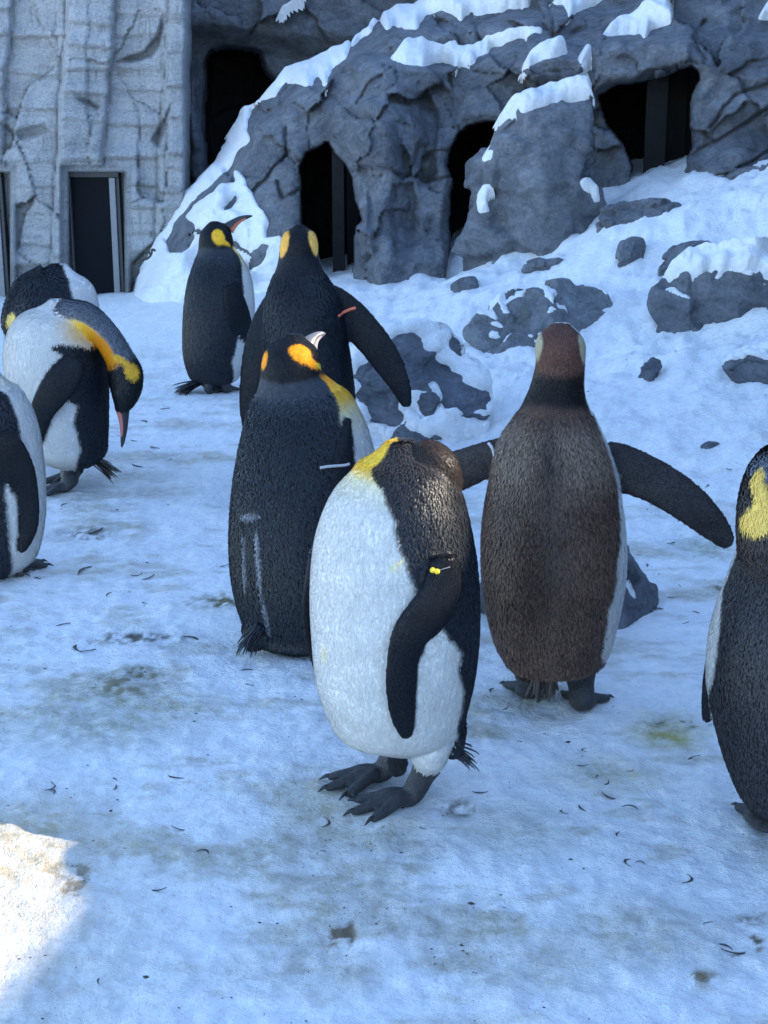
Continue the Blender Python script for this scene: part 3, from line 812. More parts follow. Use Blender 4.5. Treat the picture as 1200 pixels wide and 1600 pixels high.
boulder([(998, 596), (1004, 572), (1018, 560), (1034, 564), (1030, 582), (1016, 600)], (1014, 598), 0.05, 'small stone in the snow below the large angular boulder', 'rock2', 31, nlat=26, nlon=48)
_, W7, F7, _ = boulder([(1130, 570), (1150, 556), (1175, 552), (1200, 545), (1250, 550), (1250, 600), (1200, 612), (1165, 608), (1145, 596)], (1180, 606), 0.14, 'grey stone half buried below the large angular boulder', 'rock2', 37, nlat=36, nlon=64)
boulder([(812, 418), (835, 406), (870, 404), (895, 412), (890, 424), (850, 430), (822, 430)], (850, 426), 0.10, 'flat stone at the foot of the tall leaning boulder', 'rock3', 41, nlat=26, nlon=56)
boulder([(702, 446), (720, 434), (742, 432), (748, 446), (735, 458), (710, 458)], (725, 456), 0.08, 'small flat stone in front of the centre den', 'rock3', 43, nlat=26, nlon=48)
boulder([(1094, 698), (1110, 688), (1128, 694), (1122, 704), (1104, 706)], (1110, 702), 0.03, 'pebble on the snow right of the brown penguin\'s shoulder', 'rock2', 47, nlat=18, nlon=32)
boulder([(935, 330), (960, 318), (1020, 312), (1060, 320), (1090, 330), (1080, 352), (1000, 358), (940, 360)], (1000, 344), 0.12, 'low rock sill across the right den mouth', 'rock', 53, nlat=30, nlon=64)
boulder([(560, 268), (573, 262), (575, 274), (562, 276)], (600, 470), 0.04, 'stone', 'rock', 59, nlat=16, nlon=24) if False else None
snow_shell(W2, F2, 'thin snow dusting on the broad mossy boulder', 75, 0.60, 0.016, 0.6, 0.8, 7.0)
snow_shell(W7, F7, 'thin snow dusting on the half buried grey stone', 77, 0.30, 0.016, 0.55, 0.8, 8.0)
snow_shell(W3, F3, 'thin snow dusting on the face of the large angular boulder', 79, 0.46, 0.014, 0.5, 0.8, 7.0)
# snow-plastered mound
_, Wm, Fm, _ = boulder([(548, 640), (556, 570), (585, 530), (640, 512), (700, 512), (728, 528), (742, 570), (756, 620), (762, 670), (740, 700), (640, 710), (565, 700)], (660, 690), 0.27,
        'snow-plastered boulder between the standing penguins and the brown one', 'rock2', 61, nlat=80, nlon=160, rough=0.05, boxy=0.7)
snow_shell(Wm, Fm, 'crusty snow plastered over the mound boulder', 63, -0.02, 0.040, 0.12, 0.95, 5.2)
_, Wp, Fp, _ = boulder([(742, 970), (760, 900), (810, 850), (880, 828), (960, 836), (1000, 880), (1030, 930), (1044, 972), (1020, 1000), (960, 1030), (900, 1045), (800, 1045), (762, 1022)], (1000, 985), 0.26,
        'pointed dark rock with snow streaks behind the brown penguin\'s legs', 'rock2', 67, y=3.72, nlat=70, nlon=140, rough=0.05, boxy=0.75)
snow_shell(Wp, Fp, 'snow streaks on the pointed rock behind the brown penguin', 71, 0.24, 0.030, 0.25, 1.0, 5.0)
snow_patch([(1036, 430), (1050, 408), (1075, 396), (1110, 390), (1150, 384), (1230, 376), (1262, 400), (1260, 436), (1225, 438), (1200, 440), (1184, 424), (1165, 432), (1142, 424), (1122, 434), (1104, 428), (1086, 436), (1064, 430), (1050, 440)], 0.07, 'snow draped over the top of the large angular boulder', seed=411, depthf=on_mesh(W3, F3, 7.0), wob=5)

# ---- added sun blocker outside the frame, its skyline cut to light chosen spots
def build_sun_blocker():
    sA, cA, te = math.sin(SUN_AZ), math.cos(SUN_AZ), math.tan(SUN_EL)
    cx = 4.4
    ys = np.arange(-4, 15.01, 0.06)
    u = cx*cA - ys*sA; al = cx*sA + ys*cA
    top = np.interp(u, *SKYL) + al*te
    rows = np.linspace(0, 1, 50)
    Y = np.repeat(ys[None, :], len(rows), 0)
    Z = -0.1 + rows[:, None]*(top[None, :]+0.1)
    fr = smooth(0.0, 0.15, 1-rows)[:, None]
    bulge = fr*(0.35*fbm(Y*0.9, Z*0.9, octv=5, seed=90)+0.10*fbm(Y*3, Z*3, octv=4, seed=91))
    h, e = cells(Y, Z, 60, (-4, 15, 0, 6, 1.2, 0.9), 92, warp=0.5, tilt=0.8)
    bulge = bulge + fr*(0.10*h+0.08*(1-smooth(0, .1, e)))
    V1 = np.stack([cx - 0.15 + bulge - 0.3*(1-rows)[:, None], Y, Z], -1)
    V2 = np.stack([np.full_like(Y, cx+0.9)+0*Z, Y, Z], -1)[::-1]
    G = np.concatenate([V1, V2], 0)
    F = grid_faces(G.shape[0], G.shape[1])[:, ::-1]
    o = mesh_obj('sun_blocker', G.reshape(-1, 3), F, M['rock'])
    tag(o, 'unseen rock sun blocker added on the right, skyline cut to shape the sunlight', 'cliff')
SKYL = np.array([(-15, 4.6), (-11, 4.0), (-7, 1.7), (-4.6, 1.45), (-3.95, 1.35), (-3.75, 1.0), (-3.6, 0.80), (-3.42, 0.76), (-3.3, 0.70), (-3.1, 0.64), (-2.95, 0.58), (-2.75, 0.48), (-2.62, 0.46), (-2.55, 0.36), (-2.4, 0.27), (-2.15, 0.245), (-2.0, 0.26), (-1.86, 0.29), (-1.6, 0.34), (-1.2, 0.9), (0, 1.4), (8, 2.0)]).T
SKYL[1] -= 0.021*np.abs(SKYL[0])
build_sun_blocker()
# ================================================================== penguins
def mat_plumage():
    t = NT('plumage'); at = t.attr('Col'); ft = t.attr('feat')
    tc = t.coord((1, 1, 0.45))
    f = t.noise(tc, 130, 4, 0.65, 0.6); g = t.noise(t.coord(), 18, 4, 0.6)
    c = t.mix(1.0, at.outputs['Color'], t.ramp(g, [(0.3, (0.82, 0.82, 0.82)), (0.7, (1.18, 1.18, 1.18))]), 'MULTIPLY')
    c = t.mix(1.0, c, t.ramp(f, [(0.35, (0.80, 0.80, 0.80)), (0.65, (1.2, 1.2, 1.2))]), 'MULTIPLY')
    n = t.bump(f, t.math('MULTIPLY', ft.outputs['Fac'], 0.8), 0.006)
    return t.done(c, 0.62, n, 0.14)
def mat_feather():
    t = NT('feathers'); at = t.attr('Col')
    return t.done(at.outputs['Color'], 0.40, None, 0.22)
def mat_skin():
    t = NT('scaly_skin'); at = t.attr('Col'); co = t.coord()
    v = t.voro(co, 170, 'DISTANCE_TO_EDGE')
    w = t.noise(co, 60, 5, 0.7)
    c = t.mix(1.0, at.outputs['Color'], t.ramp(w, [(0.3, (0.6, 0.6, 0.6)), (0.7, (1.4, 1.4, 1.4))]), 'MULTIPLY')
    n = t.bump(t.ramp(v, [(0, (0, 0, 0)), (0.12, (1, 1, 1))]), 0.5, 0.0025); n = t.bump(w, 0.5, 0.006, n)
    return t.done(c, 0.55, n, 0.4)
def mat_horn():
    t = NT('horn'); at = t.attr('Col')
    return t.done(at.outputs['Color'], 0.32, None, 0.5)
M['plumage'], M['feather'], M['skin'], M['horn'] = mat_plumage(), mat_feather(), mat_skin(), mat_horn()
M['band_w'] = mat_plain('white_plastic_band', (0.42, 0.42, 0.43), 0.4, var=0.05)
M['band_o'] = mat_plain('orange_plastic_band', (0.75, 0.16, 0.09), 0.4, var=0.05)
M['band_y'] = mat_plain('yellow_bead', (0.85, 0.62, 0.03), 0.35, var=0.05)

BLACK = np.array((0.0065, 0.0075, 0.010)); BACK = np.array((0.0105, 0.013, 0.018)); GREY = np.array((0.08, 0.088, 0.105))
WHITE = np.array((0.62, 0.61, 0.585)); CREAM = np.array((0.70, 0.62, 0.40)); YEL = np.array((0.85, 0.52, 0.045)); ORA = np.array((0.85, 0.30, 0.010))
BROWN = np.array((0.078, 0.047, 0.034)); SKIN = np.array((0.034, 0.035, 0.039))

def nrm(v):
    v = np.asarray(v, float); return v/np.maximum(np.linalg.norm(v, axis=-1, keepdims=True), 1e-12)

def crom(A, n):
    """Catmull-Rom resampling of rows of A to n samples"""
    A = np.asarray(A, float); k = len(A)
    P = np.vstack([2*A[0]-A[1], A, 2*A[-1]-A[-2]])
    s = np.linspace(0, k-1-1e-9, n); i = s.astype(int); t = (s-i)[:, None]
    p0, p1, p2, p3 = P[i], P[i+1], P[i+2], P[i+3]
    return 0.5*((2*p1)+(-p0+p2)*t+(2*p0-5*p1+4*p2-p3)*t*t+(-p0+3*p1-3*p2+p3)*t**3)

def loft(C, A, B, Vd, n=60, seg=40, cap=True, upright=0.0):
    """C centres, A lateral half width, B ventral half depth, Vd ventral directions. Returns verts, faces, frames"""
    C = np.asarray(C, float); Vd = np.asarray(Vd, float)
    if Vd.ndim == 1: Vd = np.repeat(Vd[None], len(C), 0)
    S = crom(np.hstack([C, np.asarray(A, float)[:, None], np.asarray(B, float)[:, None], Vd]), n)
    c, a, b, v = S[:, :3], np.maximum(S[:, 3], 1e-4), np.maximum(S[:, 4], 1e-4), S[:, 5:8]
    T = nrm(np.gradient(c, axis=0))
    if upright: T = nrm(T*(1-upright)+np.array([0, 0, -1.0])*upright)
    v = nrm(v-(v*T).sum(1, keepdims=True)*T); l = np.cross(T, v)
    ph = np.linspace(0, 2*math.pi, seg, endpoint=False)
    P = c[:, None]+a[:, None, None]*np.sin(ph)[None, :, None]*l[:, None]+b[:, None, None]*np.cos(ph)[None, :, None]*v[:, None]
    V = P.reshape(-1, 3); F = [list(f) for f in grid_faces(n, seg, True)]
    if cap:
        F.append(list(range(seg-1, -1, -1))); F.append(list(range((n-1)*seg, n*seg)))
    return V, F, (c, T, v, l, a, b)

def merge(parts):
    V, F, o = [], [], 0
    for v, f in parts:
        V.append(np.asarray(v)); F += [[i+o for i in q] for q in f]; o += len(v)
    return np.vstack(V), F

def wrap(a): return (a+math.pi) % (2*math.pi)-math.pi

class Penguin:
    def __init__(s, label, base_px, rows, psi, voxel=0.0048, base_y=None, ratio=1.0, seed=0):
        """rows: (py, xl, xr[, depth offset]) from head to tail; psi: heading, degrees from facing the camera towards image right"""
        g = gp(*base_px)
        s.by = base_y or g[1]; s.label = label; s.seed = seed; s.vox = voxel
        s.base = at_y(np.array(float(base_px[0])), np.array(float(base_px[1])), s.by)
        s.base[2] = float(ground_z(s.base[0], s.by))
        s.psi = math.radians(psi)
        s.h = np.array([math.sin(s.psi), -math.cos(s.psi), 0.0]); s.lat = np.array([math.cos(s.psi), math.sin(s.psi), 0.0])
        s.parts, s.info, s.extra, s.bands = [], [], [], []
        C, A, B, t = [], [], [], []
        X = np.array([(r[2]-r[1])/2 for r in rows]); Y = np.array([float(r[0]) for r in rows])
        # the rows trace the outline; each ring is seen tilted, so shift it to where its edge touches that outline
        hp = np.gradient(X, Y); rr = rays(np.array(float(base_px[0])), Y); sl = -rr[:, 2]/np.linalg.norm(rr, axis=1)
        sa = np.clip(-sl*hp, -0.5, 0.5); hx = X/np.sqrt(1-sa**2); yc = Y-sl*hx*sa
        for k in range(len(yc)-2, -1, -1): yc[k] = min(yc[k], yc[k+1]-3)
        for r, h_, y_ in zip(rows, hx, yc):
            off = r[3] if len(r) > 3 else 0.0
            p = at_y(np.array((r[1]+r[2])/2), np.array(y_), s.by+off)
            hw = h_*mpp(p)
            C.append(p); A.append(hw); B.append(hw*ratio); t.append(r[0])
        s.rows = rows
        s.torso(C, A, B, t, s.h)
    # ---- components
    def torso(s, C, A, B, t, Vd, name='torso'):
        # close the two ends roundly
        C = [np.array(c) for c in C]; Vd = np.asarray(Vd, float)
        if Vd.ndim == 1: Vd = np.repeat(Vd[None], len(C), 0)
        for end, nxt in ((0, 1), (-1, -2)):
            d = nrm(C[end]-C[nxt])
            kf = 0.45 if end == 0 else 0.16
            r = min(A[end], B[end])*kf
            p = C[end]+d*r
            if end == 0: C.insert(0, p); A = [A[0]*0.45]+list(A); B = [B[0]*0.45]+list(B); t = [t[0]-2]+list(t); Vd = np.vstack([Vd[:1], Vd])
            else: C.append(p); A = list(A)+[A[-1]*0.6]; B = list(B)+[B[-1]*0.6]; t = list(t)+[t[-1]+2]; Vd = np.vstack([Vd, Vd[-1:]])
        n = max(70, 6*len(C))
        V, F, fr = loft(C, A, B, Vd, n, 56, upright=0.8)
        tt = crom(np.array(t, float)[:, None], n)[:, 0]
        s.parts.append((V, F)); s.info.append(dict(name=name, C=fr[0], T=fr[1], v=fr[2], l=fr[3], t=tt, a=fr[4]))
    def comp(s, name, C, A, B, Vd, n=30, seg=20, t=None):
        V, F, fr = loft(C, A, B, Vd, n, seg)
        tt = np.linspace(0, 1, n) if t is None else crom(np.array(t, float)[:, None], n)[:, 0]
        s.parts.append((V, F)); s.info.append(dict(name=name, C=fr[0], T=fr[1], v=fr[2], l=fr[3], t=tt, a=fr[4]))
    def px(s, x, y, off=0.0): return at_y(np.array(float(x)), np.array(float(y)), s.by+off)
    def head(s, c, fwd, up, L=0.062, W=0.050, H=0.052, nz=None):
        """ellipsoid head along fwd"""
        c = np.array(c, float); fwd = nrm(fwd); up = nrm(up)
        k = np.linspace(-1, 1, 13); r = np.sqrt(np.maximum(1-k**2, 0.01)); r = r*(1-0.18*np.clip(k, 0, 1))
        s.comp('head', [c+fwd*L*q for q in k], W*r, H*r, -up, 26, 28)
    def beak(s, base, tip, side, r=0.011, curve=0.008, low=(0.5, 0.16, 0.12), seg=16, top=(0.022, 0.022, 0.026), up=None):
        k_up = up
        base, tip = np.array(base, float), np.array(tip, float); d = tip-base; n_ = nrm(np.cross(np.cross(d, side), d))
        up = n_ if n_[2] > 0 or abs(n_[2]) < 0.5 else -n_
        if k_up is not None: up = nrm(np.array(k_up)-d*np.dot(k_up, d)/np.dot(d, d))
        k = np.linspace(0, 1, 8)
        C = [base+d*q+up*curve*math.sin(q*math.pi*0.9)-up*curve*q*q for q in k]
        R = r*np.array([1.25, 1.05, 0.85, 0.7, 0.58, 0.46, 0.34, 0.12])
        V, F, fr = loft(C, R*0.75, R, up, 30, seg)
        q = (V-base)@d/np.dot(d, d); rel = np.array([(V[i]-fr[0][i//seg])@up for i in range(len(V))])
        c = np.tile(np.array(top), (len(V), 1))
        m = (rel < -0.001) & (q < 0.72)
        c[m] = low
        s.extra.append((V, F, c, 3))
        # gape line
    def flipper(s, pts, nvec, thick=0.009, on=None, lift=0.006, cols=None):
        """pts: (px,py,halfwidth px, depth offset) from shoulder to tip"""
        C, A = [], []
        for q in pts:
            if on is not None and (len(q) < 4 or q[3] is None):
                r = rays(np.array(float(q[0])), np.array(float(q[1]))); r = r/np.linalg.norm(r)
                hit = on.ray_cast(Vector(CAMP), Vector(r))
                p = np.array(hit[0])-r*lift if hit[0] is not None else C[-1]+(at_y(np.array(float(q[0])), np.array(float(q[1])), C[-1][1])-C[-1])
            else:
                p = s.px(q[0], q[1], q[3] if len(q) > 3 else 0.0)
            C.append(p); A.append(q[2]*mpp(p))
        n = len(C)
        B = thick*np.interp(np.linspace(0, 1, n), [0, 0.3, 0.8, 1], [1.9, 1.2, 0.9, 0.75])
        e = C[-1]+nrm(C[-1]-C[-2])*A[-1]*0.6
        C.append(e); A.append(A[-1]*0.35); B = list(B)+[B[-1]*0.6]
        s.comp('flipper', C, A, B, np.asarray(nvec, float), 60, 28)
        return C
    def surf(s, k=0):
        V, F = s.parts[k]
        return BVHTree.FromPolygons([Vector(v) for v in V], F)
    def foot(s, heel, toward, top, L=0.115, spread=24, leg_r=0.021, dirs=None):
        heel = np.array(heel, float); d = np.array(toward, float)-heel; d[2] = 0; d = nrm(d); sd = np.array([-d[1], d[0], 0]); up = np.array([0, 0, 1.0])
        top = np.array(top, float)
        ank = heel+up*0.034+d*0.006
        s.comp('leg', [top, top*0.5+ank*0.5+up*0.004, ank+up*0.008, heel+up*0.022+d*0.02, heel+up*0.016+d*0.045], [leg_r*1.45, leg_r*1.15, leg_r*1.08, leg_r*1.15, leg_r*1.0],
               [leg_r*1.35, leg_r*1.1, leg_r*1.08, 0.019, 0.013], [d, d, d, up, up], 26, 20)
        for k, (a, l) in enumerate(((-spread, 0.90), (0, 1.0), (spread, 0.88))):
            r = math.radians(a); dd = d*math.cos(r)+sd*math.sin(r)
            p0 = heel+up*0.020+d*0.012
            pts = [p0, p0+dd*L*l*0.35+up*0.006, p0+dd*L*l*0.62-up*0.002, p0+dd*L*l*0.86-up*0.008, p0+dd*L*l-up*0.010]
            s.comp('leg', pts, [0.013, 0.0125, 0.0125, 0.0115, 0.007], [0.014, 0.0135, 0.012, 0.010, 0.006], up, 22, 16)
            t0 = pts[-1]-dd*0.010+up*0.002
            V, F, _ = loft([t0, t0+dd*0.012+up*0.001, t0+dd*0.027-up*0.007], [0.0055, 0.0042, 0.0012], [0.0055, 0.0042, 0.0012], up, 10, 10)
            s.extra.append((V, F, np.tile(np.array((0.012, 0.012, 0.013)), (len(V), 1)), 3))
        # web between the toes
        for sg in (-1, 1):
            r = math.radians(spread*0.5*sg); dd = d*math.cos(r)+sd*math.sin(r)
            p0 = heel+up*0.014+d*0.02
            s.comp('leg', [p0, p0+dd*L*0.35, p0+dd*L*0.62-up*0.004], [0.010, 0.020, 0.020], [0.009, 0.006, 0.005], up, 12, 14)
    def tail(s, root, direction, n=14, L=0.10, spread=45, col=(0.02, 0.022, 0.028), seed=1, w=0.0055, flat=None):
        rng = np.random.default_rng(seed); d = nrm(direction); root = np.array(root, float)
        sd = nrm(np.cross(d, [0, 0, 1.0])) if flat is None else nrm(flat); up = nrm(np.cross(sd, d))
        for k in range(n):
            a = math.radians(rng.uniform(-spread, spread)); b = math.radians(rng.uniform(-14, 14)); l = L*rng.uniform(0.65, 1.0)
            dd = nrm(d*math.cos(a)+sd*math.sin(a)+up*math.sin(b)); r0 = root+sd*rng.uniform(-0.02, 0.02)+up*rng.uniform(-0.012, 0.012)-d*0.02
            P = [r0, r0+dd*l*0.5+up*0.003, r0+dd*l*0.85, r0+dd*l-up*0.004]
            V, F, _ = loft(P, [w, w, w*0.75, w*0.15], [0.002, 0.0018, 0.0014, 0.0006], up, 8, 8)
            c = np.tile(np.array(col)*rng.uniform(0.7, 1.8), (len(V), 1))
            s.extra.append((V, F, c, 1))
    # ---- assembly
    def finish(s, painter, feather=None, name='king_penguin', group='king penguins', leg_dark=SKIN):
        V, F = merge(s.parts)
        V, F = voxelise(V, F, s.vox)
        N = vert_normals(V, F)
        # nearest component
        kd_p, kd_c = [], []
        for i, (v, f) in enumerate(s.parts):
            kd_p.append(v); kd_c.append(np.full(len(v), i))
        kd_p = np.vstack(kd_p); kd_c = np.concatenate(kd_c)
        kd = KDTree(len(kd_p))
        for i, p in enumerate(kd_p): kd.insert(p, i)
        kd.balance()
        comp = np.array([kd_c[kd.find(p)[1]] for p in V])
        T = np.zeros(len(V)); PH = np.zeros(len(V)); TG = np.zeros((len(V), 3)); QA = np.zeros(len(V))
        for i, inf in enumerate(s.info):
            m = np.where(comp == i)[0]
            if len(m) == 0: continue
            d = ((V[m][:, None]-inf['C'][None])**2).sum(2); k = d.argmin(1)
            # refine t along the tangent
            rel = V[m]-inf['C'][k]
            dt = (rel*inf['T'][k]).sum(1)
            st = np.gradient(inf['t'])/np.maximum(np.linalg.norm(np.gradient(inf['C'], axis=0), axis=1), 1e-9)
            T[m] = inf['t'][k]+dt*st[k]
            PH[m] = np.arctan2(-(rel*inf['l'][k]).sum(1), (rel*inf['v'][k]).sum(1))
            QA[m] = (rel*inf['l'][k]).sum(1)/np.maximum(inf['a'][k], 1e-4)
            TG[m] = inf['T'][k]
        names = np.array([inf['name'] for inf in s.info])[comp]
        s.V, s.N = V, N
        s.bvh = BVHTree.FromPolygons([Vector(v) for v in V], [list(f) for f in F])
        nz = fbm(V[:, 0]*40, V[:, 1]*40, V[:, 2]*40, octv=3, seed=s.seed)
        nz2 = fbm(V[:, 0]*11, V[:, 1]*11, V[:, 2]*11, octv=3, seed=s.seed+4)
        col = painter(s, V, N, names, T, PH, QA, nz, nz2)
        fl_ = (names == 'flipper').astype(float)
        E = np.vstack([F[:, [0, 1]], F[:, [1, 2]], F[:, [2, 3]], F[:, [3, 0]]])
        deg = np.bincount(E.ravel(), minlength=len(V)).astype(float)
        near = np.zeros(len(V)); np.add.at(near, E[:, 0], fl_[E[:, 1]]); np.add.at(near, E[:, 1], fl_[E[:, 0]]); near = near/deg
        brd = np.where((near > 0.05) & (near < 0.95))[0]
        for _ in range(3):
            acc = np.zeros_like(col)
            for ch in range(3):
                acc[:, ch] = np.bincount(E[:, 0], weights=col[E[:, 1], ch], minlength=len(V))+np.bincount(E[:, 1], weights=col[E[:, 0], ch], minlength=len(V))
            acc /= deg[:, None]
            col[brd] = acc[brd]
        leg = names == 'leg'
        col[leg] = leg_dark*(1+0.25*nz[leg])[:, None]
        feat = np.where(leg, 0.0, np.where(names == 'flipper', 0.35, 1.0))
        mi = np.where(leg[F].sum(1) >= 2, 2, 0)
        # claws, beak, tail quills joined to the same mesh
        Vs, Fs, Cs, Ms, Ft = [V], [list(f) for f in F], [col], list(mi), [feat]
        o = len(V)
        for (v, f, c, m) in s.extra:
            Vs.append(v); Fs += [[i+o for i in q] for q in f]; Cs.append(c); Ms += [m]*len(f); Ft.append(np.zeros(len(v))); o += len(v)
        root = empty(name, s.base); tag(root, s.label, 'penguin', group)
        s.root = root
        mesh_obj('body', np.vstack(Vs), Fs, [M['plumage'], M['feather'], M['skin'], M['horn']], parent=root, colors=np.vstack(Cs), mat_idx=Ms, attrs={'feat': np.concatenate(Ft)})
        if feather:
            s.blades(V, F, N, col, names, TG, PH, T, feather)
        for b in s.bands: b()
        return root
    def blades(s, V, F, N, col, names, TG, PH, T, cfg):
        rng = np.random.default_rng(s.seed+99)
        flp = (names == 'flipper')[F].any(1)
        ok = ~((names == 'leg')[F].any(1))
        hd = (names == 'head')[F].any(1)
        if not cfg.get('head', False): ok &= ~hd
        Fi = F[ok]; ar = np.linalg.norm(np.cross(V[Fi[:, 2]]-V[Fi[:, 0]], V[Fi[:, 3]]-V[Fi[:, 1]]), axis=1)
        n = cfg['n']
        pick = rng.choice(len(Fi), n, p=ar/ar.sum())
        w = rng.dirichlet((1, 1, 1, 1), n)
        q = Fi[pick]
        P = (V[q]*w[..., None]).sum(1); nn = nrm((N[q]*w[..., None]).sum(1)); cc = (col[q]*w[..., None]).sum(1)
        tg = TG[q].mean(1)                       # towards the tail
        tg = nrm(tg-(tg*nn).sum(1, keepdims=True)*nn+1e-6)
        sd = np.cross(nn, tg)
        ang = rng.normal(0, cfg.get('jit', 0.16), n)
        d = tg*np.cos(ang)[:, None]+sd*np.sin(ang)[:, None]; sd = np.cross(nn, d)
        lum = cc.mean(1); pale = lum > 0.25
        L = np.where(pale, cfg.get('Lw', 0.012), cfg['L'])*rng.uniform(0.7, 1.25, n)
        W = np.where(pale, cfg.get('Ww', 0.003), cfg['W'])*rng.uniform(0.7, 1.2, n)
        lf = np.where(pale, cfg.get('lw', 0.10), cfg['lift'])*rng.uniform(0.4, 1.5, n)
        isf = flp[ok][pick]; sleek = (T[q].mean(1) < cfg.get('sleek', -1)) & (names[q[:, 0]] == 'torso') | (names[q[:, 0]] == 'head')
        L = np.where(isf, 0.0065, np.where(sleek, L*cfg.get('sk', 0.45), L)); W = np.where(isf, 0.0016, np.where(sleek, W*0.55, W)); lf = np.where(isf, 0.10, np.where(sleek, lf*0.5, lf))
        p0 = P-nn*0.0012
        mid = P+d*(L*0.5)[:, None]+nn*(L*lf*0.75)[:, None]
        tip = P+d*L[:, None]+nn*(L*lf*0.9)[:, None]
        a = mid+sd*W[:, None]; b = mid-sd*W[:, None]
        VV = np.stack([p0, b, tip, a], 1).reshape(-1, 3)
        FF = np.arange(4*n).reshape(-1, 4)
        k = rng.uniform(1-cfg.get('var', 0.3), 1+cfg.get('var', 0.3), n)
        k = np.where(pale, 1+(k-1)*0.08, k)
        base = np.clip(cc*k[:, None], 0, 0.9)
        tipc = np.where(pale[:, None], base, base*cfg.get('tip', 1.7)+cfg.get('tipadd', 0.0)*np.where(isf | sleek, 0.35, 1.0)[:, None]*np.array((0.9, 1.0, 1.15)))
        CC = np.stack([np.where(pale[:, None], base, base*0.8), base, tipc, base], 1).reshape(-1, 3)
        bn = nrm(np.cross(d, sd)*-1); bn = np.where(((bn*nn).sum(1) < 0)[:, None], -bn, bn)
        tiltn = nrm(nn*0.55+nrm(nn-d*(lf*cfg.get('nk', 1.6))[:, None])*0.45+sd*rng.normal(0, cfg.get('nj', 0.10), n)[:, None])
        tiltn = np.where(pale[:, None], nrm(nn+sd*rng.normal(0, 0.04, n)[:, None]), tiltn)
        # the pointed free end catches the light differently from the tucked base
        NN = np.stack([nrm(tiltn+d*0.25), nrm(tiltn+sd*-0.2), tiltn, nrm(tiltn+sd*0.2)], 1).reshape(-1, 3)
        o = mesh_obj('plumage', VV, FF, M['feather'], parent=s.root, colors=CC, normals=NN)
        o['kind'] = 'stuff'
    def band(s, px, py, mat, along, r=0.030, tube=0.0025, ry=0.012, name='flipper_band', width_dir=None, lift=0.0):
        """an oval ring round a flipper at a pixel; along = flipper axis"""
        def go():
            r_ = rays(np.array(float(px)), np.array(float(py))); r_ = r_/np.linalg.norm(r_)
            hit = s.bvh.ray_cast(Vector(CAMP), Vector(r_))
            c = np.array(hit[0]) if hit[0] is not None else s.px(px, py)
            ax = nrm(along)
            wd = nrm(np.cross(ax, r_)); nd = np.cross(wd, ax)
            c = c + r_*ry*0.85 - r_*lift
            th = np.linspace(0, 2*math.pi, 40, endpoint=False); ph = np.linspace(0, 2*math.pi, 8, endpoint=False)
            P = []
            for t in th:
                o_ = wd*math.cos(t)*r+nd*math.sin(t)*ry; od = nrm(wd*math.cos(t)/r+nd*math.sin(t)/ry)
                P.append([c+o_+od*tube*math.cos(q)*0.7+ax*tube*1.7*math.sin(q) for q in ph])
            P = np.array(P); n1, n2 = 40, 8
            F = [[i*n2+j, i*n2+(j+1) % n2, ((i+1) % n1)*n2+(j+1) % n2, ((i+1) % n1)*n2+j] for i in range(n1) for j in range(n2)]
            mesh_obj(name, P.reshape(-1, 3), F, mat, parent=s.root)
        s.bands.append(go)
    def spot(s, V, px, py, rx, ry, rot=0.0, depth=0.05, at=None, soft=False):
        """weight of an oval patch centred where the pixel's ray meets the body"""
        if at is None:
            r_ = rays(np.array(float(px)), np.array(float(py))); r_ = r_/np.linalg.norm(r_)
            hit = s.bvh.ray_cast(Vector(CAMP), Vector(r_))
            if hit[0] is None: return np.zeros(len(V))
            c = np.array(hit[0])
        else: c = np.array(at)
        k = mpp(c); d = V-c
        a, b, f = d@RGT/k, -(d@UPV)/k, d@FWD
        ca, sa = math.cos(math.radians(rot)), math.sin(math.radians(rot))
        u, v = a*ca+b*sa, -a*sa+b*ca
        nz = fbm(V[:, 0]*60, V[:, 1]*60, V[:, 2]*60, octv=2, seed=s.seed+31)
        q = np.sqrt((u/rx)**2+(v/ry)**2+(f/depth)**2)
        if soft: return np.exp(-1.3*(q+0.15*nz)**2)
        return 1-smooth(0.88, 1.08, q+0.10*nz)

def lerp(a, b, w): return a*(1-w[:, None])+b*w[:, None]

def row_phi(s, py, bx):
    """ventral angle of a border seen at pixel bx on row py"""
    rows = np.array([r[:3] for r in s.rows], float)
    xl, xr = np.interp(py, rows[:, 0], rows[:, 1]), np.interp(py, rows[:, 0], rows[:, 2])
    f = np.clip((bx-(xl+xr)/2)/((xr-xl)/2), -0.98, 0.98)
    return wrap(math.asin(f)-math.atan2(s.base[0], s.by)-s.psi)

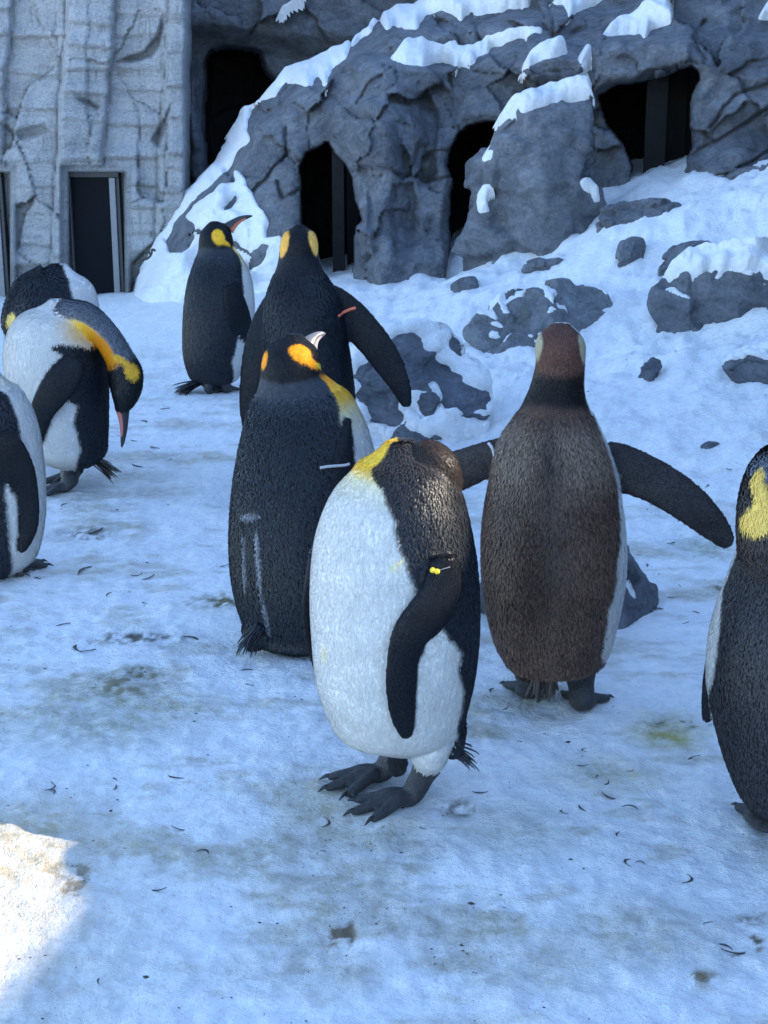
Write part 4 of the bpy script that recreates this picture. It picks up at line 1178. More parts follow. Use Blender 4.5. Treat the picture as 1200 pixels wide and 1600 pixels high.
def standard_paint(back=BACK, neck_t=None, head_t=None, borderL=None, borderR=None, default=1.75, spots=(), belly_fade=None, extra=None, white=WHITE, nape=None, back_fade=None, edge=0.05):
    """borderR / borderL: (py, px) points of the black-white border as seen, for the sides phi>0 / phi<0"""
    def paint(s, V, N, names, T, PH, QA, nz, nz2):
        col = np.tile(back, (len(V), 1))*(1+0.15*nz2)[:, None]
        tor = names == 'torso'
        BR = BL = np.full(len(V), default)
        for bd in (borderL, borderR):
            if bd is None: continue
            ph = np.array([row_phi(s, q[0], q[1]) for q in bd]); k = np.interp(T, [q[0] for q in bd], np.abs(ph))
            if np.median(ph) > 0: BR = k
            else: BL = k
        lim = np.where(PH > 0, BR, BL)
        w = smooth(-edge, edge, lim-np.abs(PH)+0.05*nz+0.03*nz2)*tor
        wc = np.tile(white, (len(V), 1))
        if belly_fade:                       # (t_top, t_bottom): orange at the throat -> yellow -> white
            k = np.clip((T-belly_fade[0])/(belly_fade[1]-belly_fade[0])+0.12*nz2, 0, 1)
            c3 = [np.array(belly_fade[2]) if len(belly_fade) > 2 else ORA, YEL, CREAM, white]
            for ch in range(3):
                wc[:, ch] = np.interp(k, [0, 0.25, 0.55, 1.0], [c[ch] for c in c3])
        col = lerp(col, wc, w)
        if nape is not None:                 # grey fading of the back of the neck: (t0,t1,color)
            k = (1-smooth(nape[0], nape[1], T+6*nz2))*(1-w)*tor
            col = lerp(col, np.tile(nape[2], (len(V), 1)), k)
        if head_t is not None:
            k = (1-smooth(head_t-4, head_t+4, T+3*nz))*tor
            col = lerp(col, np.tile(BLACK, (len(V), 1)), k)
        col[names == 'head'] = BLACK
        fl = names == 'flipper'
        col[fl] = BLACK*1.25*(1+0.2*nz2[fl])[:, None]
        for sp in spots:
            w_ = s.spot(V, *sp[:4], **(sp[5] if len(sp) > 5 else {}))
            col = lerp(col, np.tile(np.array(sp[4]), (len(V), 1)), w_)
        if extra: col = extra(s, V, N, names, T, PH, QA, nz, nz2, col)
        return np.clip(col, 0.004, 0.9)
    return paint

UP = np.array([0, 0, 1.0])
def build_penguins():
    G = 'king penguins in the snowy enclosure'
    # ---------------------------------------------------------- P1: white-breasted, head tucked behind
    p = Penguin('white-breasted penguin with tucked-away head, showing its belly, yellow bead on the flipper', (632, 1240),
        [(704, 586, 668), (718, 562, 696), (742, 544, 714), (780, 514, 726), (830, 494, 737), (880, 486, 745), (940, 484, 749), (1000, 487, 748), (1060, 493, 741), (1105, 506, 731), (1138, 524, 722), (1160, 556, 712), (1172, 596, 694)],
        -56, seed=1, ratio=1.0, voxel=0.0042)
    S = p.surf()
    p.head(p.px(682, 736, -0.01), (0.55, 0.25, -0.8), (0.8, -0.3, 0.55), 0.070, 0.048, 0.046)
    p.flipper([(692, 868, 20), (694, 895, 30), (688, 928, 36), (668, 960, 38), (642, 992, 34), (629, 1035, 28), (627, 1080, 26), (630, 1118, 21), (636, 1146, 12)], (0.45, -0.9, 0.1), 0.010, on=S, lift=0.016)
    # far flipper
    p.flipper([(500, 860, 25, 0.06), (488, 930, 30, 0.10), (492, 1000, 25, 0.12), (505, 1060, 14, 0.12)], (-0.9, 0.4, 0), 0.010)
    for (hx, hy, tx, ty, lx, ly) in [(612, 1218, 500, 1243, 622, 1192), (656, 1256, 548, 1276, 668, 1196)]:
        p.foot(gp(hx, hy), gp(tx, ty), p.px(lx, ly, -0.03 if hy > 1230 else 0.03), 0.136, 22, 0.0225)
    p.comp('torso2', [p.px(690, 1120, 0.0), p.px(700, 1155, -0.01), p.px(712, 1180, -0.01)], [0.05, 0.042, 0.016], [0.05, 0.035, 0.014], p.h, 14, 20)
    p.comp('thigh', [p.px(668, 1150, -0.05), p.px(670, 1178, -0.045), p.px(668, 1196, -0.035)], [0.05, 0.042, 0.027], [0.05, 0.04, 0.026], p.h, 14, 20)
    p.tail(p.px(708, 1172), (0.62, 0.25, -0.36), 20, 0.085, 30, (0.03, 0.032, 0.038), 3, 0.0045)
    def ex(s, V, N, names, T, PH, QA, nz, nz2, col):
        th = names == 'thigh'
        col[th] = WHITE
        z = (V@UPV)
        col[names == 'torso2'] = BACK
        # brown tint of the worn nape and of the tucked head
        w = (1-smooth(690, 800, T))*(names == 'torso')*(col.mean(1) < 0.1)
        col = lerp(col, np.tile(np.array((0.036, 0.030, 0.027)), (len(V), 1)), w*0.8)
        col[names == 'head'] = np.array((0.030, 0.021, 0.017))
        return col
    bR = [(695, 579), (712, 588), (740, 600), (780, 617), (830, 627), (880, 648), (905, 664), (950, 690), (985, 716), (1020, 713), (1060, 722), (1100, 718), (1150, 700), (1190, 690)]
    p.bands.append(lambda: bead(p))
    p.finish(standard_paint(borderR=bR, default=1.9, belly_fade=(694, 772, YEL), spots=[
        (566, 718, 27, 24, YEL, dict(depth=0.10, soft=True)), (620, 882, 16, 5, (0.72, 0.66, 0.42), dict(rot=-40, depth=0.03)), (506, 1022, 6, 14, (0.72, 0.66, 0.50), dict(depth=0.03))], extra=ex),
        dict(n=90000, L=0.0095, W=0.0024, lift=0.18, Lw=0.008, Ww=0.0010, lw=0.06, var=0.35, tip=1.9, tipadd=0.006, head=True, sk=0.9), group=G)

    # ---------------------------------------------------------- P2: dark back, sunlit orange cheek
    p = Penguin('dark-backed penguin seen from behind, bright orange cheek, pale chalky streaks low on its back', (470, 1000),
        [(532, 434, 482), (545, 416, 494), (565, 409, 500), (585, 407, 505), (604, 402, 526), (622, 394, 549), (650, 385, 566), (680, 378, 578), (720, 370, 588), (770, 363, 594), (830, 359, 596), (890, 361, 594), (940, 370, 586), (975, 381, 576), (1000, 394, 562), (1012, 420, 540)],
        150, seed=2)
    S = p.surf()
    p.head(p.px(458, 556, 0.02), (0.62, 0.75, 0.25), UP, 0.070, 0.054, 0.050)
    b0, b1 = p.px(484, 538, 0.03), p.px(507, 519, 0.055)
    p.beak(b0, b1, (0.8, -0.5, 0), 0.020, 0.006, low=(0.62, 0.50, 0.46), top=(0.16, 0.15, 0.15), up=(-0.3, -0.2, 1))  # top paled to put the sun's glare into the dark beak's colour
    p.flipper([(540, 655, 6), (538, 690, 14), (536, 730, 21), (538, 775, 24), (545, 820, 22), (553, 860, 12)], (0.5, -0.85, 0), 0.010, on=S, lift=-0.007)
    p.flipper([(398, 700, 12, 0.06), (384, 770, 18, 0.08), (376, 850, 17, 0.08), (374, 910, 12, 0.07), (380, 945, 6, 0.05)], (-0.9, -0.3, 0), 0.011)
    p.comp('torso2', [p.px(440, 940, -0.08), p.px(418, 975, -0.10), p.px(400, 998, -0.12), p.px(388, 1012, -0.13)], [0.07, 0.055, 0.035, 0.014], [0.06, 0.04, 0.022, 0.01], p.h, 18, 20)
    p.tail(p.px(404, 985, -0.14), gp(376, 1026)-p.px(404, 985, -0.14), 46, 0.10, 36, (0.026, 0.031, 0.040), 5, 0.006)
    for hx in (455, 530):
        p.foot(gp(hx, 1008), gp(hx+45, 960), p.px(hx, 985, -0.02))
    def ex2(s, V, N, names, T, PH, QA, nz, nz2, col):
        # chalky droppings streaks low on the back
        tor = names == 'torso'
        xs = (V-CAMP)@RGT/((V-CAMP)@FWD)*FPX+600; ys = -((V-CAMP)@UPV)/((V-CAMP)@FWD)*FPX+800
        return col
    bR = [(598, 508), (612, 515), (640, 526), (680, 538), (720, 546), (780, 556), (900, 560), (1010, 545)]
    p.bands.append(lambda q=p: strap(q, [(500, 731), (512, 729), (525, 728), (538, 727), (546, 725)], M['band_w']))
    p.finish(standard_paint(borderR=bR, default=1.85, belly_fade=(592, 665), head_t=588, nape=(598, 640, GREY*0.55), spots=[
        (470, 552, 20, 15, ORA, dict(rot=30, depth=0.045)), (486, 566, 17, 7, ORA, dict(rot=35, depth=0.05)), (500, 572, 12, 5, YEL, dict(rot=10, depth=0.05)), (413, 562, 6, 15, ORA, dict(rot=12, depth=0.05)),
        (404, 880, 4, 60, (0.16, 0.17, 0.19), dict(rot=-2, depth=0.06)), (382, 880, 3, 50, (0.11, 0.12, 0.14), dict(depth=0.06)), (390, 805, 20, 6, (0.12, 0.13, 0.15), dict(rot=-5, depth=0.06)), (366, 930, 3, 50, (0.12, 0.13, 0.15), dict(depth=0.06)), (415, 960, 4, 40, (0.10, 0.11, 0.13), dict(depth=0.06, rot=-8))]),
        dict(n=90000, L=0.011, W=0.0026, lift=0.26, jit=0.28, Lw=0.012, Ww=0.0016, lw=0.10, var=0.45, tip=1.5, tipadd=0.014, sleek=606, nk=2.4), group=G)

    # ---------------------------------------------------------- P3: brown moulting, flippers spread
    p = Penguin('brown fluffy penguin seen from behind with both flippers spread wide', (868, 1098),
        [(516, 850, 902), (528, 840, 911), (545, 836, 915), (570, 837, 914), (600, 830, 913), (625, 820, 917), (650, 806, 928), (680, 786, 942), (705, 775, 951), (745, 767, 963), (800, 757, 972), (850, 753, 976), (900, 754, 975), (950, 760, 967), (1000, 772, 956), (1030, 787, 945), (1046, 804, 932), (1053, 838, 906)],
        172, seed=3)
    p.head(p.px(876, 545, 0.02), (0.10, 0.97, 0.25), UP, 0.068, 0.056, 0.052)
    p.beak(p.px(877, 545, 0.075), p.px(886, 522, 0.19), (1, 0, 0), 0.014, 0.008)
    p.flipper([(938, 715, 30, 0.02), (962, 728, 38, 0.02), (1000, 742, 36, 0.0), (1040, 762, 34, -0.02), (1080, 790, 31, -0.03), (1115, 822, 24, -0.03), (1136, 846, 14, -0.03)], (-0.1, -1, 0.25), 0.010)
    p.flipper([(790, 700, 24, 0.02), (765, 715, 26, 0.0), (735, 730, 28, -0.02), (700, 738, 30, -0.04), (660, 752, 30, -0.06), (625, 775, 24, -0.08), (600, 800, 14, -0.10)], (0.1, -1, 0.25), 0.010) if False else \
    p.flipper([(795, 702, 22, 0.02), (768, 714, 27, 0.03), (735, 728, 31, 0.05), (700, 742, 33, 0.07), (665, 760, 30, 0.09), (635, 782, 24, 0.10), (612, 805, 13, 0.11)], (0.1, -1, 0.25), 0.010)
    # far legs with the heels showing
    for (hx, hy, tx, ty, lx) in [(826, 1098, 815, 1040, 828), (908, 1116, 925, 1058, 906)]:
        p.foot(gp(hx, hy), gp(tx, ty), p.px(lx, 1050, -0.02), 0.11, 34, 0.0275)
    p.tail(p.px(852, 1062, -0.09), (0.0, -0.16, -0.9), 30, 0.075, 26, (0.035, 0.028, 0.025), 7, 0.005, flat=(1, 0, 0))
    p.tail(p.px(908, 1050, -0.02), (0.1, -0.1, -0.9), 14, 0.05, 60, (0.035, 0.026, 0.022), 8, 0.004, flat=(1, 0, 0))
    def ex3(s, V, N, names, T, PH, QA, nz, nz2, col):
        tor = names == 'torso'; n = len(V)
        dark = tor & (col.mean(1) < 0.2)
        body = np.tile(BROWN, (n, 1))*(1+0.35*nz2+0.25*nz)[:, None]
        body = lerp(body, np.tile(np.array((0.18, 0.13, 0.095)), (n, 1)), (1-smooth(700, 780, T))*smooth(640, 670, T)*0.75)
        # darker saddle in the middle of the back
        body = lerp(body, np.tile(np.array((0.026, 0.016, 0.012)), (n, 1)), np.clip(0.85*s.spot(V, 857, 730, 26, 75, depth=0.25, soft=True)+0.85*s.spot(V, 846, 905, 46, 85, depth=0.25, soft=True), 0, 0.9))
        body = lerp(body, np.tile(np.array((0.008, 0.006, 0.006)), (n, 1)), (1-smooth(622, 640, T+10*nz2))*smooth(565, 580, T+6*nz2))
        body = lerp(body, np.tile(np.array((0.095, 0.046, 0.034)), (n, 1)), 1-smooth(566, 588, T+8*nz2))
        col[dark] = body[dark]
        col[names == 'head'] = np.array((0.095, 0.046, 0.034))
        for sp in [(839, 540, 8, 26, 0), (911, 540, 8, 26, 0)]:
            col = lerp(col, np.tile(np.array((0.42, 0.39, 0.27)), (n, 1)), s.spot(V, sp[0], sp[1], sp[2], sp[3], rot=8 if sp[0] < 870 else -8, depth=0.05)*0.9)
        fl = names == 'flipper'
        col[fl] = np.array((0.026, 0.023, 0.024))*(1+0.3*nz[fl])[:, None]
        return col
    bR3 = [(640, 935), (740, 957), (800, 964), (850, 962), (880, 960), (940, 945), (1000, 938), (1060, 925)]
    p.bands.append(lambda q=p: strap(q, [(757, 689), (763, 692), (768, 698), (771, 705), (773, 713)], M['band_w'], 1.0))
    p.finish(standard_paint(borderR=bR3, default=1.45, extra=ex3, back=BROWN),
        dict(n=105000, L=0.016, W=0.0015, lift=0.22, jit=0.32, Lw=0.016, Ww=0.0012, lw=0.22, var=0.55, tip=1.7, tipadd=0.006, head=True, sleek=640), group=G)

    # ---------------------------------------------------------- P4: right edge, head tucked down
    p = Penguin('dark penguin with drooping yellow-cheeked head and thin white flank stripe, facing away', (1240, 1300),
        [(800, 1190, 1312), (830, 1168, 1330), (870, 1152, 1345), (910, 1138, 1358), (950, 1123, 1368), (1000, 1111, 1380), (1060, 1107, 1384), (1110, 1114, 1382), (1160, 1125, 1372), (1210, 1141, 1356), (1245, 1156, 1338), (1268, 1174, 1318), (1280, 1200, 1290)],
        205, seed=4)
    p.comp('neck', [p.px(1250, 830, 0.02), p.px(1240, 770, 0.0), p.px(1222, 742, -0.05), p.px(1206, 770, -0.10), p.px(1200, 820, -0.13), p.px(1198, 868, -0.13), p.px(1204, 895, -0.12)], [0.08, 0.068, 0.058, 0.055, 0.056, 0.05, 0.03], [0.08, 0.066, 0.055, 0.052, 0.05, 0.045, 0.026], np.array([-0.9, -0.3, 0.1]), 40, 32, t=[0, .15, .3, .5, .7, .9, 1.0])
    p.beak(p.px(1215, 890, -0.13), p.px(1290, 930, -0.16), (0, -1, 0), 0.014, 0.008)
    p.flipper([(1150, 930, 20, 0.03), (1132, 985, 26, 0.05), (1118, 1040, 24, 0.06), (1108, 1090, 17, 0.06), (1104, 1122, 10, 0.06)], (-0.9, -0.4, 0), 0.010)
    p.foot(gp(1192, 1302), gp(1170, 1250), p.px(1200, 1270, -0.03), 0.1, 24, 0.03)
    p.foot(gp(1280, 1302), gp(1270, 1250), p.px(1280, 1270, -0.03), 0.1, 24, 0.03)
    p.tail(p.px(1258, 1262, -0.12), (0.25, -0.55, -0.5), 26, 0.09, 30, (0.02, 0.02, 0.022), 21, 0.006)
    def ex4(s, V, N, names, T, PH, QA, nz, nz2, col):
        nk = names == 'neck'; n = len(V)
        c = np.tile(np.array((0.028, 0.022, 0.020)), (n, 1))*(1+0.3*nz2)[:, None]
        c = lerp(c, np.tile(GREY*1.2, (n, 1)), s.spot(V, 1196, 728, 22, 22, depth=0.12))
        for (a, b, rx, ry, r) in [(1186, 810, 30, 22, -45), (1193, 780, 12, 34, 0), (1185, 748, 7, 22, 25)]:
            c = lerp(c, np.tile(np.array((0.82, 0.56, 0.13)), (n, 1)), s.spot(V, a, b, rx, ry, rot=r, depth=0.06))
        col[nk] = c[nk]
        return col
    bL = [(860, 1100), (915, 1100), (940, 1136), (960, 1134), (1000, 1130), (1040, 1124), (1060, 1119), (1090, 1112), (1120, 1090), (1300, 1100)]
    p.finish(standard_paint(borderR=bL, default=1.5, extra=ex4, back=np.array((0.021, 0.0195, 0.022))),
        dict(n=75000, L=0.010, W=0.0021, lift=0.22, Lw=0.011, Ww=0.0015, lw=0.15, var=0.4, tip=2.2, tipadd=0.008), group=G)

    # ---------------------------------------------------------- P5: behind, orange band, one flipper out
    p = Penguin('tall dark penguin seen from behind with an orange band on its outstretched flipper', (470, 775),
        [(356, 456, 480), (364, 444, 492), (380, 438, 497), (400, 436, 498), (418, 432, 504), (438, 424, 515), (458, 417, 527), (480, 413, 535), (520, 409, 542), (560, 407, 548), (600, 404, 553), (650, 402, 556), (700, 406, 552), (740, 420, 540), (760, 440, 520)],
        176, seed=5, base_y=5.0, voxel=0.006)
    p.head(p.px(467, 378, 0.02), (0.0, 0.95, 0.3), UP, 0.068, 0.062, 0.054)
    p.beak(p.px(467, 375, 0.075), p.px(467, 352, 0.20), (1, 0, 0), 0.014, 0.008)
    p.flipper([(497, 452, 12, 0.0), (516, 465, 22, 0), (536, 482, 26, 0), (556, 503, 28, -0.01), (584, 535, 27, -0.03), (608, 570, 24, -0.04), (626, 604, 17, -0.05), (635, 630, 10, -0.05)], (-0.3, -0.95, 0.2), 0.011)
    p.flipper([(424, 470, 14, 0), (410, 505, 20, -0.02), (398, 550, 22, -0.04), (391, 595, 20, -0.05), (387, 640, 16, -0.05), (388, 675, 9, -0.05)], (-0.5, -0.85, 0), 0.012)
    p.bands.append(lambda q=p: strap(q, [(529, 494), (535, 489), (541, 486), (548, 483), (556, 481)], M['band_o'], 1.5))
    p.foot(gp(445, 778), gp(445, 740), p.px(445, 745)); p.foot(gp(500, 778), gp(500, 740), p.px(500, 745))
    bR5 = [(400, 510), (520, 540), (600, 549), (650, 551), (760, 520)]
    p.finish(standard_paint(default=1.55, borderR=None, spots=[(443, 380, 9, 23, (0.78, 0.40, 0.07), dict(rot=14, depth=0.05)), (491, 378, 8, 22, (0.78, 0.44, 0.10), dict(rot=-14, depth=0.05))], head_t=398, back=BACK*0.85),
        dict(n=60000, L=0.013, W=0.0034, lift=0.24, var=0.4, tip=1.6, tipadd=0.008, sleek=425), group=G)

    # ---------------------------------------------------------- P6: back left, beak raised
    p = Penguin('slim dark penguin standing apart by the snow ridge, beak raised, yellow cheek', (335, 612),
        [(352, 322, 350), (362, 314, 360), (375, 311, 364), (388, 310, 366), (402, 306, 377), (420, 300, 388), (445, 293, 395), (480, 288, 398), (520, 286, 396), (555, 287, 389), (580, 293, 379), (595, 302, 368), (602, 318, 352)],
        138, seed=6, voxel=0.0065)
    p.head(p.px(338, 366, 0.0), (0.85, 0.35, 0.35), UP, 0.082, 0.062, 0.058)
    p.beak(p.px(357, 357, 0.01), p.px(393, 335, 0.06), (0.35, -0.85, 0), 0.026, 0.012, low=(0.60, 0.17, 0.08), up=(-0.4, 0, 1))
    S = p.surf()
    p.flipper([(360, 445, 12), (367, 470, 17), (375, 495, 18), (384, 520, 14), (392, 538, 7)], (0.4, -0.9, 0), 0.012, on=S, lift=0.012)
    p.tail(p.px(305, 600, -0.08), (-0.62, -0.25, -0.28), 26, 0.15, 26, (0.014, 0.016, 0.02), 9, 0.011)
    p.foot(gp(325, 618), gp(345, 606), p.px(325, 600)); p.foot(gp(352, 616), gp(372, 604), p.px(350, 600))
    bR6 = [(385, 362), (395, 368), (420, 376), (460, 378), (490, 378), (530, 368), (560, 360), (610, 350)]
    p.finish(standard_paint(borderR=bR6, default=1.75, belly_fade=(376, 428, YEL), head_t=386, nape=(384, 420, GREY*0.45), spots=[
        (341, 370, 10, 13, (0.85, 0.45, 0.03), dict(depth=0.06, rot=-20)), (350, 378, 12, 3.5, (0.85, 0.45, 0.03), dict(depth=0.06, rot=25))]),
        dict(n=44000, L=0.014, W=0.0042, lift=0.22, var=0.4, tip=1.5, tipadd=0.008, sleek=396), group=G)

    # ---------------------------------------------------------- P7: preening, neck bent over its back
    p = Penguin('penguin bending its grey neck right over to preen, beak hanging down, white rump side showing', (105, 762),
        [(480, 62, 118), (495, 30, 142), (520, 13, 158), (560, 7, 166), (600, 14, 168), (650, 30, 168), (690, 45, 167), (712, 60, 164), (726, 82, 150)],
        -84, seed=7, voxel=0.0055)
    vd = [(-0.5, -0.2, -0.6), (-0.5, -0.3, -0.7), (-0.6, -0.4, -0.6), (-0.8, -0.4, -0.3), (-0.9, -0.3, 0.0), (-0.95, -0.2, 0.1), (-0.95, -0.2, 0.1)]
    p.comp('neck', [p.px(100, 500, -0.02), p.px(132, 500, -0.05), p.px(162, 522, -0.08), p.px(184, 555, -0.09), p.px(196, 585, -0.09), p.px(196, 615, -0.09), p.px(190, 642, -0.09)],
           [0.075, 0.062, 0.052, 0.048, 0.055, 0.052, 0.020], [0.075, 0.062, 0.050, 0.050, 0.060, 0.050, 0.020], np.array(vd), 44, 32, t=[0, 0.18, 0.36, 0.54, 0.72, 0.88, 1.0])
    p.beak(p.px(191, 634, -0.09), p.px(192, 699, -0.10), (0.1, -1, 0), 0.023, 0.006, low=(0.50, 0.16, 0.13), up=(0.95, 0.1, 0.05))
    S = p.surf()
    p.flipper([(118, 560, 16), (108, 580, 24), (88, 608, 25), (68, 638, 21), (60, 668, 14), (60, 690, 6)], (-0.1, -1, 0), 0.012, on=S, lift=0.018)
    p.tail(p.px(150, 722, 0.0), (0.75, 0.0, -0.40), 34, 0.125, 24, (0.036, 0.030, 0.026), 13, 0.006)
    p.foot(gp(112, 768), gp(72, 774), p.px(110, 738, -0.02), 0.12, 22, 0.030)
    p.foot(gp(118, 752), gp(78, 756), p.px(118, 730, 0.04), 0.12, 22, 0.026)
    def ex7(s, V, N, names, T, PH, QA, nz, nz2, col):
        n = len(V); nk = names == 'neck'
        c = np.tile(BLACK, (n, 1))
        dors = smooth(1.5, 1.9, np.abs(PH)+0.1*nz2)
        g = np.tile(GREY*1.15, (n, 1))*(1+0.25*nz2)[:, None]
        grey = lerp(np.tile(WHITE, (n, 1)), g, smooth(1.0, 1.25, np.abs(PH)+0.05*nz))
        # orange along the lower edge of the neck
        ora = smooth(0.02, 0.22, T)*(1-smooth(0.60, 0.64, T))
        oc = lerp(np.tile(YEL, (n, 1)), np.tile(ORA*0.85, (n, 1)), smooth(0.15, 0.4, T))
        grey = lerp(grey, oc, ora*(1-smooth(1.05, 1.25, np.abs(PH)+0.05*nz)))
        k = smooth(0.56, 0.62, T+0.02*nz)
        cc = lerp(grey, c, k)
        for (a, b, rx, ry, r) in [(205, 578, 11, 15, -30), (190, 562, 20, 5.5, 32)]:
            cc = lerp(cc, np.tile(np.array((0.82, 0.44, 0.04)), (n, 1)), s.spot(V, a, b, rx, ry, rot=r, depth=0.05))
        col[nk] = cc[nk]
        tor = names == 'torso'
        w = s.spot(V, 128, 512, 30, 38, rot=-35, depth=0.2, soft=True)*tor*(col.mean(1) > 0.3)
        col = lerp(col, np.tile(np.array((0.84, 0.44, 0.05)), (n, 1)), w*0.85)
        w = s.spot(V, 120, 548, 42, 9, rot=8, depth=0.1)*tor
        col = lerp(col, np.tile(BLACK, (n, 1)), w)
        return col
    bR7 = [(480, 118), (500, 140), (530, 150), (545, 100), (560, 82), (600, 75), (620, 118), (645, 112), (670, 118), (690, 122), (720, 118), (745, 112)]
    p.finish(standard_paint(borderR=bR7, default=1.7, extra=ex7, white=WHITE),
        dict(n=46000, L=0.014, W=0.0035, lift=0.24, var=0.4, tip=1.6, tipadd=0.008, Lw=0.014, Ww=0.002), group=G)

    # ---------------------------------------------------------- P8: behind it, hunched
    p = Penguin('hunched penguin with black humped back and white side, half hidden behind the preening one', (85, 690),
        [(424, 64, 116), (434, 44, 132), (450, 28, 146), (475, 17, 153), (510, 12, 156), (560, 12, 156), (610, 20, 150), (655, 38, 134), (675, 60, 115)],
        70, seed=8, base_y=5.5, voxel=0.0065)
    p.comp('neck', [p.px(75, 445, -0.02), p.px(45, 455, -0.03), p.px(28, 480, -0.05), p.px(24, 510, -0.06), p.px(28, 540, -0.06)], [0.08, 0.065, 0.055, 0.052, 0.02], [0.08, 0.06, 0.05, 0.05, 0.02], np.array([0.8, -0.4, -0.3]), 30, 28)
    p.beak(p.px(28, 530, -0.06), p.px(30, 575, -0.06), (0, -1, 0), 0.015, 0.006)
    p.foot(gp(70, 690), gp(110, 692), p.px(70, 660)); p.foot(gp(110, 690), gp(150, 692), p.px(110, 660))
    def ex8(s, V, N, names, T, PH, QA, nz, nz2, col):
        n = len(V); nk = names == 'neck'
        col[nk] = BLACK*1.3
        return lerp(col, np.tile(np.array((0.75, 0.56, 0.16)), (n, 1)), s.spot(V, 18, 500, 9, 14, rot=10, depth=0.06))
    bL8 = [(415, 100), (440, 107), (460, 112), (480, 120), (520, 128), (680, 110)]
    p.finish(standard_paint(borderL=bL8, default=1.6, extra=ex8),
        dict(n=20000, L=0.014, W=0.004, lift=0.24, var=0.4, tip=1.6, tipadd=0.006), group=G)

    # ---------------------------------------------------------- P9: left edge
    p = Penguin('plump penguin with white flank, long black flipper hanging down and head bent out of sight', (-10, 898),
        [(592, -52, 8), (606, -78, 28), (640, -96, 48), (680, -106, 60), (730, -112, 67), (790, -112, 69), (830, -106, 66), (865, -92, 58), (885, -76, 44), (900, -50, 20)],
        62, seed=9, voxel=0.0055)
    p.head(p.px(-60, 610, 0.03), (-0.6, 0.3, -0.6), UP, 0.07, 0.055, 0.05)
    S = p.surf()
    p.flipper([(-8, 680, 26), (8, 708, 34), (30, 742, 27), (43, 778, 18), (45, 815, 16), (40, 842, 12), (34, 860, 6)], (0.1, -1, 0), 0.012, on=S, lift=0.020)
    p.foot(gp(20, 898), gp(62, 884), p.px(10, 878)); p.foot(gp(-20, 902), gp(22, 900), p.px(-20, 880))
    bL9 = [(585, -30), (600, 2), (620, 14), (645, 24), (680, 27), (720, 20), (740, 2), (800, 10), (840, 14), (880, 14), (905, 12)]
    p.finish(standard_paint(borderL=bL9, default=1.8, belly_fade=(560, 600, CREAM)),
        dict(n=30000, L=0.013, W=0.0035, lift=0.22, var=0.4, tip=1.8, tipadd=0.008, Lw=0.014, Ww=0.002, lw=0.16), group=G)

def strap(p, path, mat, k=1.0):
    pts = []
    for (x, y) in path:
        r_ = rays(np.array(float(x)), np.array(float(y))); r_ = r_/np.linalg.norm(r_)
        hit = p.bvh.ray_cast(Vector(CAMP), Vector(r_))
        if hit[0] is not None: pts.append(np.array(hit[0])-r_*0.006)
    n = len(pts)
    V, F, _ = loft(pts, [0.0036*k]*n, [0.0024*k]*n, np.array([0.2, -1, 0.1]), 24, 10)
    mesh_obj('flipper_band', V, F, mat, parent=p.root)

def bead(p):
    c = None
    for (x, y) in [(676, 891), (683, 893)]:
        r_ = rays(np.array(float(x)), np.array(float(y))); r_ = r_/np.linalg.norm(r_)
        hit = p.bvh.ray_cast(Vector(CAMP), Vector(r_)); c = np.array(hit[0])
        bm = bmesh.new(); bmesh.ops.create_icosphere(bm, subdivisions=2, radius=0.0055)
        V = np.array([v.co[:] for v in bm.verts])+c-r_*0.004; F = [[v.index for v in f.verts] for f in bm.faces]; bm.free()
        mesh_obj('bead', V, F, M['band_y'], parent=p.root)
    pts = []
    for k in np.linspace(0, 1, 6):
        r_ = rays(np.array(683+k*20.), np.array(892-k*6.)); r_ = r_/np.linalg.norm(r_)
        hit = p.bvh.ray_cast(Vector(CAMP), Vector(r_))
        pts.append(np.array(hit[0])-r_*0.004 if hit[0] is not None else pts[-1]+np.array([0.004, 0, 0]))
    V, F, _ = loft(pts, [0.0011]*6, [0.0011]*6, UP, 14, 8)
    mesh_obj('wire_tie', V, F, M['metal'], parent=p.root)
build_penguins()
